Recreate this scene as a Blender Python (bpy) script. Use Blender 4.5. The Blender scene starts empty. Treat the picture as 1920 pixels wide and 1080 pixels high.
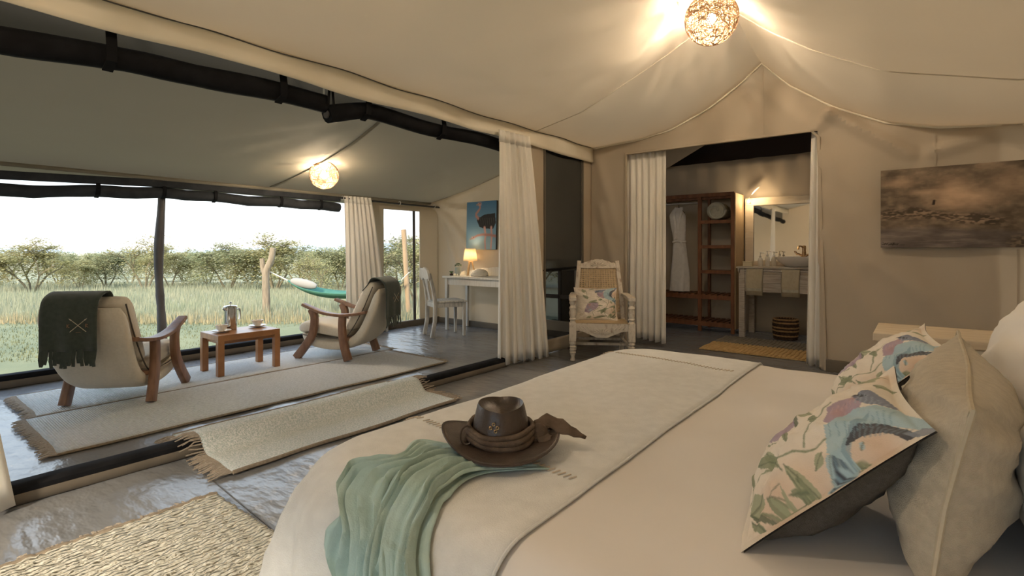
import bpy, bmesh, math, random
import numpy as np
from mathutils import Vector, Matrix
random.seed(7); rng = np.random.default_rng(7)
scn = bpy.context.scene; COL = scn.collection
PI = math.pi
# ------------------------------------------------------------------ camera
H = 1.10; FPX = 960.0; HOR = 468.0; YAW = math.atan2(760, 960)
cam_d = bpy.data.cameras.new('camera'); cam = bpy.data.objects.new('camera', cam_d); COL.objects.link(cam)
cam.location = (0, 0, H); cam.rotation_euler = (PI / 2, 0, YAW)
cam_d.sensor_width = 36; cam_d.lens = 18; cam_d.shift_y = -(540 - HOR) / 1920; cam_d.clip_start = .03; cam_d.clip_end = 900
scn.camera = cam
# ------------------------------------------------------------------ world: pale hazy morning sky
wd = bpy.data.worlds.new('world'); scn.world = wd; wd.use_nodes = True
nt = wd.node_tree; nt.nodes.clear()
tc = nt.nodes.new('ShaderNodeTexCoord'); sp = nt.nodes.new('ShaderNodeSeparateXYZ'); rp = nt.nodes.new('ShaderNodeValToRGB')
bg = nt.nodes.new('ShaderNodeBackground'); wo = nt.nodes.new('ShaderNodeOutputWorld')
nt.links.new(tc.outputs['Generated'], sp.inputs[0]); nt.links.new(sp.outputs['Z'], rp.inputs[0])
nt.links.new(rp.outputs[0], bg.inputs[0]); nt.links.new(bg.outputs[0], wo.inputs[0])
e = rp.color_ramp.elements
e[0].position = 0.0; e[0].color = (.45, .437, .432, 1)
e[1].position = .055; e[1].color = (.60, .62, .63, 1)
for p, c in ((.13, (.57, .66, .71, 1)), (.4, (.62, .76, .92, 1)), (1, (.45, .62, .88, 1))):
    k = e.new(p); k.color = c
bg.inputs[1].default_value = .90
# low hazy sun from behind the tent
sd = bpy.data.lights.new('sun', 'SUN'); sd.energy = 1.9; sd.color = (1, .86, .66); sd.angle = math.radians(9)
so = bpy.data.objects.new('sun', sd); COL.objects.link(so)
so.rotation_euler = Vector((-.35, .80, -.50)).to_track_quat('-Z', 'Y').to_euler(); so.location = (5, -9, 8)
vs = scn.view_settings; vs.view_transform = 'Standard'; vs.look = 'None'; vs.gamma = 1; vs.use_curve_mapping = False
vs.exposure = 1.88
LAMP_W = 84.0
# ------------------------------------------------------------------ helpers
def P(px, py, z=0.0):
    """point of the place seen at a photo position, lying at height z"""
    d = FPX * (H - z) / (py - HOR); xc = (px - 960) / FPX * d
    s, c = math.sin(YAW), math.cos(YAW)
    return Vector((-s * d + c * xc, c * d + s * xc, z))
class MB:
    def __init__(s): s.v = []; s.f = []
    def add(s, V, Fc):
        o = len(s.v); s.v.extend([tuple(map(float, q)) for q in V]); s.f.extend([tuple(i + o for i in q) for q in Fc]); return s
    def box(s, c, d, R=None, taper=1.0):
        x, y, z = d[0] / 2, d[1] / 2, d[2] / 2
        V = [Vector((a * x * (taper if k < 0 else 1), b * y * (taper if k < 0 else 1), k * z)) for k in (-1, 1) for b in (-1, 1) for a in (-1, 1)]
        if R is not None: V = [R @ q for q in V]
        V = [q + Vector(c) for q in V]
        return s.add(V, [(0, 2, 3, 1), (4, 5, 7, 6), (0, 1, 5, 4), (2, 6, 7, 3), (0, 4, 6, 2), (1, 3, 7, 5)])
    def bx(s, x0, x1, y0, y1, z0, z1): return s.box(((x0 + x1) / 2, (y0 + y1) / 2, (z0 + z1) / 2), (abs(x1 - x0), abs(y1 - y0), abs(z1 - z0)))
    def bar(s, a, b, w, t, up=(0, 0, 1)):
        return s.ribbon([a, b], [w / 2] * 2, [t / 2] * 2, up, RECT)
    def sweep(s, pts, sec, side, caps=True, closed=False):
        """sec: function i -> list of (a,b) offsets along (side, normal)"""
        pts = [Vector(p) for p in pts]; n = len(pts); rows = []
        for i, p in enumerate(pts):
            if closed: t = pts[(i + 1) % n] - pts[i - 1]
            else: t = pts[min(i + 1, n - 1)] - pts[max(i - 1, 0)]
            t.normalize(); sv = Vector(side(i) if callable(side) else side); sv = (sv - t * sv.dot(t))
            if sv.length < 1e-6: sv = t.orthogonal()
            sv.normalize(); nv = t.cross(sv)
            rows.append([p + sv * a + nv * b for a, b in sec(i)])
        m = len(rows[0]); V = [q for r in rows for q in r]; Fc = []
        for i in range(n if closed else n - 1):
            j = (i + 1) % n
            for k in range(m):
                l = (k + 1) % m; Fc.append((i * m + k, i * m + l, j * m + l, j * m + k))
        if caps and not closed: Fc += [tuple(range(m - 1, -1, -1)), tuple((n - 1) * m + k for k in range(m))]
        return s.add(V, Fc)
    def ribbon(s, pts, w, t, side, prof, caps=True, closed=False):
        w = w if hasattr(w, '__len__') else [w] * len(pts); t = t if hasattr(t, '__len__') else [t] * len(pts)
        return s.sweep(pts, lambda i: [(a * w[i], b * t[i]) for a, b in prof], side, caps, closed)
    def tube(s, pts, r, n=7, caps=True, closed=False):
        r = r if hasattr(r, '__len__') else [r] * len(pts)
        pr = [(math.cos(2 * PI * k / n), math.sin(2 * PI * k / n)) for k in range(n)]
        st = {'v': None}; P3 = [Vector(p) for p in pts]; sides = []; N = len(P3); prev = None
        for i in range(N):
            t = (P3[(i + 1) % N] - P3[i - 1]) if closed else (P3[min(i + 1, N - 1)] - P3[max(i - 1, 0)])
            if t.length < 1e-9: t = Vector((0, 0, 1))
            t.normalize()
            if prev is None: prev = t.orthogonal()
            prev = prev - t * prev.dot(t)
            if prev.length < 1e-6: prev = t.orthogonal()
            prev = prev.normalized(); sides.append(prev.copy())
        return s.sweep(P3, lambda i: [(a * r[i], b * r[i]) for a, b in pr], lambda i: sides[i], caps, closed)
    def lathe(s, prof, n=24, c=(0, 0, 0), sx=1, sy=1, cap=True):
        V = []; Fc = []
        for r, z in prof:
            for k in range(n):
                a = 2 * PI * k / n; V.append((c[0] + r * sx * math.cos(a), c[1] + r * sy * math.sin(a), c[2] + z))
        for i in range(len(prof) - 1):
            for k in range(n):
                l = (k + 1) % n; Fc.append((i * n + k, i * n + l, (i + 1) * n + l, (i + 1) * n + k))
        if cap:
            if prof[0][0] > 1e-5: Fc.append(tuple(range(n - 1, -1, -1)))
            if prof[-1][0] > 1e-5: Fc.append(tuple((len(prof) - 1) * n + k for k in range(n)))
        return s.add(V, Fc)
    def grid(s, A, wrapu=False, skip=None, flip=False):
        nu, nv = len(A), len(A[0]); V = [q for r in A for q in r]; Fc = []
        for i in range(nu if wrapu else nu - 1):
            j = (i + 1) % nu
            for k in range(nv - 1):
                if skip and skip(i, k): continue
                q = (i * nv + k, j * nv + k, j * nv + k + 1, i * nv + k + 1)
                Fc.append(q[::-1] if flip else q)
        return s.add(V, Fc)
    def prism(s, out, fn0, fn1):
        """closed outline list of 2d, fn0/fn1 map (a,b)->3d for the two faces"""
        n = len(out); V = [fn0(*q) for q in out] + [fn1(*q) for q in out]
        Fc = [tuple(range(n - 1, -1, -1)), tuple(range(n, 2 * n))] + [(k, (k + 1) % n, n + (k + 1) % n, n + k) for k in range(n)]
        return s.add(V, Fc)
    def build(s, name, mat, parent=None, loc=None, rot=None, bevel=0, sub=0, solid=0, ang=40, off=0, fix=False):
        me = bpy.data.meshes.new(name); me.from_pydata(s.v, [], s.f); me.validate()
        if fix:
            b = bmesh.new(); b.from_mesh(me); bmesh.ops.remove_doubles(b, verts=b.verts, dist=1e-5); bmesh.ops.recalc_face_normals(b, faces=b.faces); b.to_mesh(me); b.free()
        me.polygons.foreach_set('use_smooth', [True] * len(me.polygons)); me.set_sharp_from_angle(angle=math.radians(ang))
        o = bpy.data.objects.new(name, me); COL.objects.link(o)
        if mat: me.materials.append(mat)
        if parent: o.parent = parent
        if loc is not None: o.location = loc
        if rot is not None: o.rotation_euler = rot
        if bevel:
            m = o.modifiers.new('bevel', 'BEVEL'); m.width = bevel; m.segments = 2; m.limit_method = 'ANGLE'; m.angle_limit = math.radians(40)
        if solid:
            m = o.modifiers.new('solid', 'SOLIDIFY'); m.thickness = solid; m.offset = off
        if sub:
            m = o.modifiers.new('sub', 'SUBSURF'); m.levels = sub; m.render_levels = sub
        return o
def rprof(n=4, e=.35):
    """rounded rectangle profile"""
    o = []
    for cx, cy, a0 in ((1, 1, 0), (-1, 1, PI / 2), (-1, -1, PI), (1, -1, 3 * PI / 2)):
        for k in range(n):
            a = a0 + PI / 2 * k / (n - 1) if n > 1 else a0 + PI / 4
            o.append((cx * (1 - e) + e * math.cos(a), cy * (1 - e) + e * math.sin(a)))
    return o
RECT = [(1, 1), (-1, 1), (-1, -1), (1, -1)]; RND = rprof(3, .3); SOFT = rprof(6, .9)
def superell(n=24, p=.5):
    return [(math.copysign(abs(math.cos(t)) ** p, math.cos(t)), math.copysign(abs(math.sin(t)) ** p, math.sin(t))) for t in [2 * PI * k / n for k in range(n)]]
def empty(name, loc, rz=0, label=None, cat=None, group=None, M=None):
    o = bpy.data.objects.new(name, None); COL.objects.link(o); o.empty_display_size = .1
    if M is not None: o.matrix_world = M
    else: o.location = loc; o.rotation_euler = (0, 0, rz)
    return tag(o, label, cat, group)
def tag(o, label=None, cat=None, group=None, kind=None):
    if label: o['label'] = label
    if cat: o['category'] = cat
    if group: o['group'] = group
    if kind: o['kind'] = kind
    return o
def struct(o): o['kind'] = 'structure'; return o
def stuff(o): o['kind'] = 'stuff'; return o
def copy_tree(o, parent=None):
    c = o.copy(); COL.objects.link(c); c.parent = parent
    for ch in list(o.children): copy_tree(ch, c)
    return c
def spline(pts, n=24):
    """catmull-rom through points"""
    pts = [Vector(p) for p in pts]; q = [pts[0] * 2 - pts[1]] + pts + [pts[-1] * 2 - pts[-2]]; out = []; m = len(pts) - 1
    for k in range(n + 1):
        t = k / n * m; i = min(int(t), m - 1); t -= i; a, b, c, d = q[i:i + 4]
        out.append(.5 * ((2 * b) + (c - a) * t + (2 * a - 5 * b + 4 * c - d) * t * t + (3 * b - a - 3 * c + d) * t ** 3))
    return out
def interp(x, xs, ys): return float(np.interp(x, xs, ys))
_pt = np.random.default_rng(3).random((64, 64))
def vn(x, y):
    """smooth value noise in 0..1"""
    xi, yi = math.floor(x), math.floor(y); fx, fy = x - xi, y - yi; fx = fx * fx * (3 - 2 * fx); fy = fy * fy * (3 - 2 * fy)
    g = lambda a, b: _pt[a % 64, b % 64]
    return (g(xi, yi) * (1 - fx) + g(xi + 1, yi) * fx) * (1 - fy) + (g(xi, yi + 1) * (1 - fx) + g(xi + 1, yi + 1) * fx) * fy
def fb(x, y, o=3): return sum(vn(x * 2 ** k + 7 * k, y * 2 ** k + 3 * k) / 2 ** k for k in range(o)) / (2 - 2 ** (1 - o))
def ridge(x, y, a, b, w):
    """0..1 crest along the segment a-b"""
    ax, ay = a; bx, by = b; dx, dy = bx - ax, by - ay; L = dx * dx + dy * dy
    t = max(0, min(1, ((x - ax) * dx + (y - ay) * dy) / L)); d = math.hypot(x - ax - t * dx, y - ay - t * dy)
    return math.exp(-(d / w) ** 2) * (1 - .35 * t)
# ------------------------------------------------------------------ materials
MATS = {}
def mat(name, col, col2=None, rough=.7, scale=6, stretch=(1, 1, 1), bump=.0, bscale=80, bstretch=(1, 1, 1), spec=.3, metal=0, transl=0, tcol=None,
        contrast=(.35, .65), detail=4, emit=None, estr=0, wave=None, sheen=0, alpha=1, attr=None, trans=0, bdist=.01):
    m = bpy.data.materials.new(name); m.use_nodes = True; t = m.node_tree; N = t.nodes; L = t.links; N.clear()
    out = N.new('ShaderNodeOutputMaterial'); b = N.new('ShaderNodeBsdfPrincipled')
    b.inputs['Roughness'].default_value = rough; b.inputs['Metallic'].default_value = metal; b.inputs['Specular IOR Level'].default_value = spec
    if sheen: b.inputs['Sheen Weight'].default_value = sheen
    if trans: b.inputs['Transmission Weight'].default_value = trans
    c = N.new('ShaderNodeTexCoord'); mp = N.new('ShaderNodeMapping'); mp.inputs['Scale'].default_value = stretch; L.new(c.outputs['Object'], mp.inputs[0])
    col = tuple(col) + (1,); csock = None
    if attr:
        a = N.new('ShaderNodeAttribute'); a.attribute_name = attr; csock = a.outputs['Color']
    elif col2 is not None:
        nz = N.new('ShaderNodeTexNoise'); nz.inputs['Scale'].default_value = scale; nz.inputs['Detail'].default_value = detail; L.new(mp.outputs[0], nz.inputs['Vector'])
        r = N.new('ShaderNodeValToRGB'); r.color_ramp.elements[0].position, r.color_ramp.elements[1].position = contrast
        r.color_ramp.elements[0].color = col; r.color_ramp.elements[1].color = tuple(col2) + (1,); L.new(nz.outputs['Fac'], r.inputs[0]); csock = r.outputs[0]
    if csock: L.new(csock, b.inputs['Base Color'])
    else: b.inputs['Base Color'].default_value = col
    if bump:
        mp2 = N.new('ShaderNodeMapping'); mp2.inputs['Scale'].default_value = bstretch; L.new(c.outputs['Object'], mp2.inputs[0])
        if wave:
            h = None
            for ax in wave:
                w = N.new('ShaderNodeTexWave'); w.bands_direction = ax; w.inputs['Scale'].default_value = bscale; w.inputs['Distortion'].default_value = 2.5; w.inputs['Detail'].default_value = 2; w.inputs['Detail Scale'].default_value = 3
                L.new(mp2.outputs[0], w.inputs['Vector'])
                if h is None: h = w.outputs['Fac']
                else:
                    mm = N.new('ShaderNodeMath'); mm.operation = 'ADD'; L.new(h, mm.inputs[0]); L.new(w.outputs['Fac'], mm.inputs[1]); h = mm.outputs[0]
        else:
            w = N.new('ShaderNodeTexNoise'); w.inputs['Scale'].default_value = bscale; w.inputs['Detail'].default_value = 3; L.new(mp2.outputs[0], w.inputs['Vector']); h = w.outputs['Fac']
        bp = N.new('ShaderNodeBump'); bp.inputs['Strength'].default_value = bump; bp.inputs['Distance'].default_value = bdist; L.new(h, bp.inputs['Height']); L.new(bp.outputs[0], b.inputs['Normal'])
    if emit: b.inputs['Emission Color'].default_value = tuple(emit) + (1,); b.inputs['Emission Strength'].default_value = estr
    s = b.outputs[0]
    if transl:
        tr = N.new('ShaderNodeBsdfTranslucent'); mx = N.new('ShaderNodeMixShader'); mx.inputs[0].default_value = transl
        if tcol: tr.inputs[0].default_value = tuple(tcol) + (1,)
        elif csock: L.new(csock, tr.inputs[0])
        else: tr.inputs[0].default_value = col
        L.new(s, mx.inputs[1]); L.new(tr.outputs[0], mx.inputs[2]); s = mx.outputs[0]
    if alpha < 1:
        tr = N.new('ShaderNodeBsdfTransparent'); mx = N.new('ShaderNodeMixShader'); mx.inputs[0].default_value = alpha
        L.new(tr.outputs[0], mx.inputs[1]); L.new(s, mx.inputs[2]); s = mx.outputs[0]
    L.new(s, out.inputs[0]); MATS[name] = m; return m
M_ = mat
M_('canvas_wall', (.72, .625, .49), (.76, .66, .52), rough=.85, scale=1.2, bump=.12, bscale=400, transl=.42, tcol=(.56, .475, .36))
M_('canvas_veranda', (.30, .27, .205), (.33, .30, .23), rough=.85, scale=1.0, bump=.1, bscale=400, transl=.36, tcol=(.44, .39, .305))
M_('liner', (.71, .65, .55), (.75, .69, .59), rough=.85, scale=1.0, bump=.08, bscale=300, transl=.24, tcol=(.95, .79, .59))
M_('liner_hem', (.78, .71, .57), (.82, .75, .61), rough=.85, scale=3)
M_('floor', (.175, .18, .19), (.225, .23, .24), rough=.25, scale=1.4, bump=.55, bscale=6, bstretch=(1, 2.2, 1), spec=.6, bdist=.02)
M_('floor_seam', (.09, .085, .08), rough=.5)
M_('sill_canvas', (.13, .11, .085), (.16, .135, .105), rough=.8, scale=5)
M_('black_fabric', (.008, .008, .009), (.014, .014, .016), rough=.85, scale=10, bump=.1, bscale=300, spec=.12)
M_('black_mesh', (.015, .014, .013), rough=.9, alpha=.72)
M_('grey_mesh', (.16, .16, .155), rough=.9, alpha=.24)
M_('dark_net', (.035, .038, .042), (.05, .053, .058), rough=.85, scale=12, spec=.1)
M_('blind', (.05, .05, .045), rough=.9, alpha=.93)
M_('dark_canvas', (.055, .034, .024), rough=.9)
M_('curtain', (.93, .89, .81), (.95, .91, .84), rough=.85, scale=3, transl=.18, bump=.1, bscale=500)
M_('sheet', (.66, .625, .59), (.69, .655, .62), rough=.65, scale=3, bump=.05, bscale=30, sheen=.1)
M_('throw', (.635, .635, .615), (.695, .695, .675), rough=.9, scale=25, bump=.25, bscale=300, sheen=.2)
M_('stitch', (.58, .50, .40), rough=.9)
M_('scarf', (.46, .61, .57), (.53, .68, .64), rough=.85, scale=20, transl=.2, bump=.2, bscale=250)
M_('leather', (.035, .023, .017), (.06, .04, .03), rough=.38, scale=14, bump=.12, bscale=160, spec=.5)
M_('band', (.07, .045, .03), (.12, .085, .06), rough=.8, scale=20, bump=.3, bscale=120)
M_('brass', (.45, .33, .18), rough=.35, metal=1)
M_('taupe_linen', (.44, .385, .295), (.51, .45, .345), rough=.9, scale=60, bump=.4, bscale=420, sheen=.15)
M_('taupe_pipe', (.46, .40, .30), (.5, .44, .33), rough=.9, scale=60)
M_('pillow_white', (.82, .78, .72), (.84, .80, .75), rough=.7, scale=4, bump=.05, bscale=40)
M_('print', (1, 1, 1), rough=.8, attr='print', bump=.2, bscale=350)
M_('print_flat', (1, 1, 1), rough=.75, attr='print', bump=.25, bscale=260)
M_('charcoal', (.085, .078, .07), (.11, .10, .09), rough=.9, scale=120, bump=.3, bscale=500)
M_('white_wood', (.72, .66, .56), (.60, .53, .43), rough=.6, scale=5, stretch=(1, 1, 8), bump=.2, bscale=20, bstretch=(1, 1, 6))
M_('bed_wood', (.66, .56, .42), (.58, .48, .35), rough=.6, scale=5, stretch=(1, 6, 8))
M_('uphol', (.66, .595, .48), (.71, .64, .52), rough=.9, scale=70, bump=.25, bscale=450, sheen=.2)
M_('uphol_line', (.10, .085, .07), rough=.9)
M_('chair_wood', (.17, .085, .048), (.26, .14, .08), rough=.38, scale=7, stretch=(3, 3, 1), spec=.45, bump=.06, bscale=60)
M_('table_wood', (.40, .19, .075), (.27, .12, .05), rough=.3, scale=5, stretch=(6, 1.2, 1.5), spec=.5, detail=6)
M_('green_blanket', (.040, .052, .042), (.055, .068, .055), rough=.95, scale=40, bump=.3, bscale=300, sheen=.3)
M_('thread', (.30, .17, .10), rough=.9)
M_('thread_pale', (.45, .40, .30), rough=.9)
M_('steel', (.62, .60, .57), rough=.16, metal=1)
M_('china', (.82, .77, .69), rough=.25, spec=.5)
M_('rug_cream', (.92, .93, .92), (.72, .73, .71), rough=.95, scale=70, stretch=(2, .6, 1), bump=.9, bscale=26, wave=('X', 'Y'), detail=5, bdist=.008)
M_('rug_green', (.62, .70, .68), (.92, .94, .93), rough=.95, scale=110, bump=1, bscale=190, contrast=(.38, .62), detail=5, bdist=.012)
M_('rug_braid', (.72, .70, .62), (.54, .53, .45), rough=.95, scale=45, stretch=(2, .6, 1), bump=1, bscale=14, wave=('X',), detail=5, bdist=.012)
M_('rug_edge', (.22, .18, .135), (.30, .25, .19), rough=.95, scale=60)
M_('fringe', (.33, .275, .215), (.46, .39, .315), rough=.95, scale=90)
M_('mat_yellow', (.62, .43, .20), (.50, .33, .14), rough=.95, scale=30, bump=.5, bscale=120)
M_('mat_grey', (.20, .18, .14), (.26, .23, .18), rough=.95, scale=30, bump=.5, bscale=120)
M_('desk_white', (.72, .69, .63), (.60, .56, .49), rough=.55, scale=6, stretch=(6, 6, 1), contrast=(.45, .75))
M_('desk_grey', (.42, .40, .36), (.62, .59, .53), rough=.6, scale=8, stretch=(5, 5, 1), contrast=(.4, .62))
M_('distressed', (.64, .575, .48), (.36, .27, .20), rough=.75, scale=18, stretch=(1.6, 1.6, .7), contrast=(.52, .70), detail=7, bump=.6, bscale=40)
M_('vanity_wood', (.52, .47, .40), (.34, .28, .22), rough=.7, scale=9, stretch=(.8, 4, 9), contrast=(.42, .68), detail=6, bump=.2, bscale=40, bstretch=(.5, 3, 6))
M_('cane', (.58, .44, .27), (.48, .36, .21), rough=.6, scale=40)
M_('wardrobe', (.235, .10, .045), (.15, .062, .028), rough=.5, scale=6, stretch=(3, 3, .8), detail=5)
M_('side_board', (.52, .38, .22), (.46, .33, .19), rough=.7, scale=5)
M_('robe', (.80, .77, .72), (.74, .71, .66), rough=.95, scale=18, bump=.4, bscale=150)
M_('towel_roll', (.52, .50, .40), (.44, .42, .33), rough=.95, scale=30, bump=.5, bscale=200)
M_('towel', (.50, .43, .30), (.55, .48, .34), rough=.95, scale=30, bump=.5, bscale=260)
M_('mirror', (.85, .85, .85), rough=.02, metal=1)
M_('mirror_frame', (.60, .52, .40), (.54, .45, .33), rough=.6, scale=6, stretch=(1, 1, 5))
M_('ceramic', (.82, .79, .74), rough=.15, spec=.5)
M_('faucet', (.60, .42, .24), rough=.22, metal=1)
M_('bottle', (.75, .70, .60), rough=.08, alpha=.45, spec=.6)
M_('pump', (.80, .76, .68), rough=.35)
M_('soap_box', (.62, .54, .36), rough=.7)
M_('wicker_dark', (.075, .045, .028), (.035, .02, .013), rough=.85, scale=35, bump=.5, bscale=90)
M_('wicker_tan', (.42, .26, .13), (.30, .18, .08), rough=.85, scale=35, bump=.5, bscale=90)
M_('strand', (.36, .26, .165), (.30, .20, .12), rough=.8, scale=10, transl=.4)
M_('bulb', (1, .9, .75), emit=(1, .80, .52), estr=26)
M_('cord', (.75, .66, .52), rough=.7)
M_('shade', (.9, .78, .6), rough=.9, transl=.6)
M_('lamp_wood', (.62, .42, .22), (.55, .36, .18), rough=.5, scale=20)
M_('pot', (.36, .40, .36), rough=.5)
M_('plant', (.07, .13, .04), (.12, .2, .07), rough=.6, scale=20)
M_('stone_white', (.70, .66, .58), rough=.8)
M_('rod', (.07, .07, .075), rough=.4, metal=.6)
M_('rod_pale', (.45, .42, .38), rough=.4, metal=.5)
M_('ring', (.72, .70, .66), rough=.4, metal=.6)
M_('pole', (.09, .083, .08), (.15, .14, .135), rough=.75, scale=6, stretch=(2, 2, .5), bump=.4, bscale=12)
M_('wire', (.5, .46, .4), rough=.4, metal=1)
M_('bark', (.20, .155, .105), (.30, .235, .16), rough=.9, scale=8, stretch=(3, 3, .6), bump=.7, bscale=14, bstretch=(2, 2, .5))
M_('post_wood', (.46, .32, .19), (.36, .25, .15), rough=.85, scale=6, stretch=(3, 3, .5), bump=.3, bscale=15)
M_('twig', (.20, .17, .11), rough=.9)
M_('leaf_a', (.31, .29, .125), (.40, .35, .17), rough=.8, scale=2.0, transl=.35)
M_('leaf_b', (.25, .265, .135), (.34, .32, .17), rough=.8, scale=2.0, transl=.35)
M_('lawn', (.135, .148, .080), (.185, .187, .098), rough=.95, scale=1.1, bump=.6, bscale=60, detail=6)
M_('savanna', (.31, .29, .19), (.255, .26, .155), rough=.95, scale=.35, bump=.6, bscale=10, detail=6)
M_('plain', (.47, .40, .26), (.42, .37, .25), rough=.95, scale=.02)
M_('hill', (.40, .43, .44), (.37, .40, .41), rough=1, scale=.02)  # distance haze is put into this bluish grey
M_('grass_blade', (.34, .32, .215), (.27, .285, .18), rough=.9, scale=.7, transl=.3, detail=5)
M_('grass_dry', (.45, .35, .20), (.37, .325, .18), rough=.9, scale=1.5, transl=.3)
M_('hammock_pillow', (.30, .275, .24), rough=.9)
M_('hammock', (.06, .17, .12), (.075, .2, .14), rough=.85, scale=10, transl=.15)
M_('roof_canvas', (.45, .40, .32), rough=.9, transl=.55, tcol=(.85, .72, .52))
# ================================================================== THE SETTING
XI, XO, YE, XH, YB = -3.08, -5.75, 5.45, 1.15, -2.4
M = MATS
# ---- floor: one groundsheet, gently rucked
def floor_z(x, y):
    if y > YE: return 0.0
    return .014 * (fb(x * 1.6 + y * .7, y * 4.5 - x * .5) - .5) * (1 if x < -1.2 else .4)
def lines(a, b, st, must=()):
    n = max(1, round((b - a) / st)); L = [a + (b - a) * k / n for k in range(n + 1)] + list(must); return sorted(set(round(q, 4) for q in L))
m = MB(); m.grid([[(x, y, floor_z(x, y) - .004) for y in lines(YB, YE, .06)] for x in lines(XO - .05, XH, .06)])
struct(m.build('floor', M['floor']))
m = MB(); m.bx(-3.6, .6, YE, 7.7, -.05, -.003); struct(m.build('floor_bathroom', M['floor']))
m = MB(); m.ribbon([(x, 1.05 - .09 * (x + 3.03) / 1.73, floor_z(x, 1.05 - .09 * (x + 3.03) / 1.73) - .003) for x in lines(XI + .05, -1.3, .03)], .0022, .001, (0, 1, 0), RECT); struct(m.build('trim_floor_seam', M['floor_seam']))
# ---- soft canvas sills with a black fastening strip on top
def sill(x, y0, y1, h, name, bow=0):
    xs = lambda y: x + bow * math.sin((y - y0) / (y1 - y0) * PI)
    pts = [(xs(y) + .01 * (fb(y * 2, 3) - .5), y, h * .30) for y in lines(y0, y1, .15)]
    m = MB(); m.ribbon(pts, .055, h * .36, (1, 0, 0), rprof(3, .5)); struct(m.build(name, M['sill_canvas']))
    pts = [(xs(y) + .012 * (fb(y * 2, 3) - .5), y, h * .70) for y in lines(y0, y1, .15)]
    m = MB(); m.ribbon(pts, .052, h * .30, (1, 0, 0), rprof(3, .6)); struct(m.build(name + '_strip', M['black_fabric']))
sill(XI, YB, 3.75, .085, 'trim_inner_sill'); sill(XO + .04, YB, 4.42, .105, 'trim_outer_sill')
# ---- bedroom end wall with the opening to the bathroom
OX0, OX1, OZ = -2.62, -.72, 2.19
def liner_wall(x): return interp(x, [-3.1, -2.8, -2.46, -2.09, -1.70, -1.385, -1.19, -.954, -.61, -.217, .135, .63, 1.2], [2.31, 2.325, 2.345, 2.405, 2.56, 2.757, 2.915, 2.66, 2.40, 2.19, 2.095, 2.045, 2.06])
def liner_mid(x): return interp(x, [-3.1, -2.55, -1.94, -1.5, -1.19, -.9, -.62, -.19, .51, 1.2], [2.30, 2.43, 2.70, 2.91, 3.06, 2.80, 2.59, 2.33, 2.11, 2.10])
def wall_y(x, z):
    d = 0
    for a, b, amp, w in (((-.62, 2.33), (-.05, 1.90), .045, .05), ((-.62, 2.33), (-.75, 2.2), .03, .05), ((-.70, 1.95), (-.1, 1.2), .022, .09), ((-.65, 1.6), (.1, .75), .016, .10),
                        ((.1, 1.9), (.6, 2.05), .03, .06), ((-.66, 1.25), (-.3, .5), .018, .07), ((-3.0, 2.2), (-2.75, 1.3), .02, .08), ((-2.95, 1.6), (-2.7, .6), .02, .07),
                        ((-2.5, 2.25), (-1.9, 2.45), .012, .06), ((-.3, 1.0), (.3, .45), .02, .09), ((.0, 1.6), (.55, 1.0), .015, .1), ((-1.3, 2.8), (-.85, 2.3), .012, .07)):
        d += 1.5 * amp * ridge(x, z, a, b, w * .85)
    return YE - d - .02 * (fb(x * 1.7, z * 1.7 + 5) - .5)
xs = lines(XI - .02, XH, .03, (OX0, OX1)); zs = lines(0, 3.05, .03, (OZ,))
m = MB()
def wp(x, z):
    xo = x
    if abs(x - OX1) < 1e-3 and z <= OZ: xo = x + .06 * (1 - z / OZ)
    return (xo, wall_y(x, z), z)
m.grid([[wp(x, z) for z in zs] for x in xs], skip=lambda i, k: (OX0 - 1e-3 <= xs[i] < OX1 - 1e-3 and zs[k] < OZ - 1e-3) or zs[k] > liner_wall(xs[i]) + .35, flip=True)
struct(m.build('wall_end', M['canvas_wall'], solid=.012, off=-1))
m = MB(); m.ribbon([(OX0 - .005, YE - .015, .0), (OX0 - .005, YE - .022, 1.2), (OX0 - .005, YE - .02, OZ + .01), (-1.5, YE - .02, OZ + .015), (OX1 - .05, YE - .022, OZ + .012), (OX1 + .01, YE - .02, OZ - .06), (OX1 + .035, YE - .02, 1.1), (OX1 + .065, YE - .02, 0)], .012, .014, (0, 1, 0), RND)
struct(m.build('trim_opening_hem', M['canvas_wall']))
for nm, x0, x1 in (('baseboard_end', OX1 + .07, XH), ('baseboard_end_corner', XI, OX0 - .02)):
    m = MB(); m.ribbon([(x, YE - .03 - .012 * fb(x * 4, 1), .05) for x in lines(x0, x1, .1)], .012, .055, (0, 1, 0), RND); struct(m.build(nm, M['sill_canvas']))
# seams sewn into the end wall
for nm, x, z0, z1 in (('trim_wall_seam_a', .115, 1.75, 2.07), ('trim_wall_seam_b', -1.18, 2.22, 2.9), ('trim_wall_seam_c', .60, .4, 1.1)):
    m = MB(); m.ribbon([(x, wall_y(x, z) - .014, z) for z in lines(z0, z1, .05)], .006, .0025, (1, 0, 0), RECT); struct(m.build(nm, M['canvas_wall']))
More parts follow.
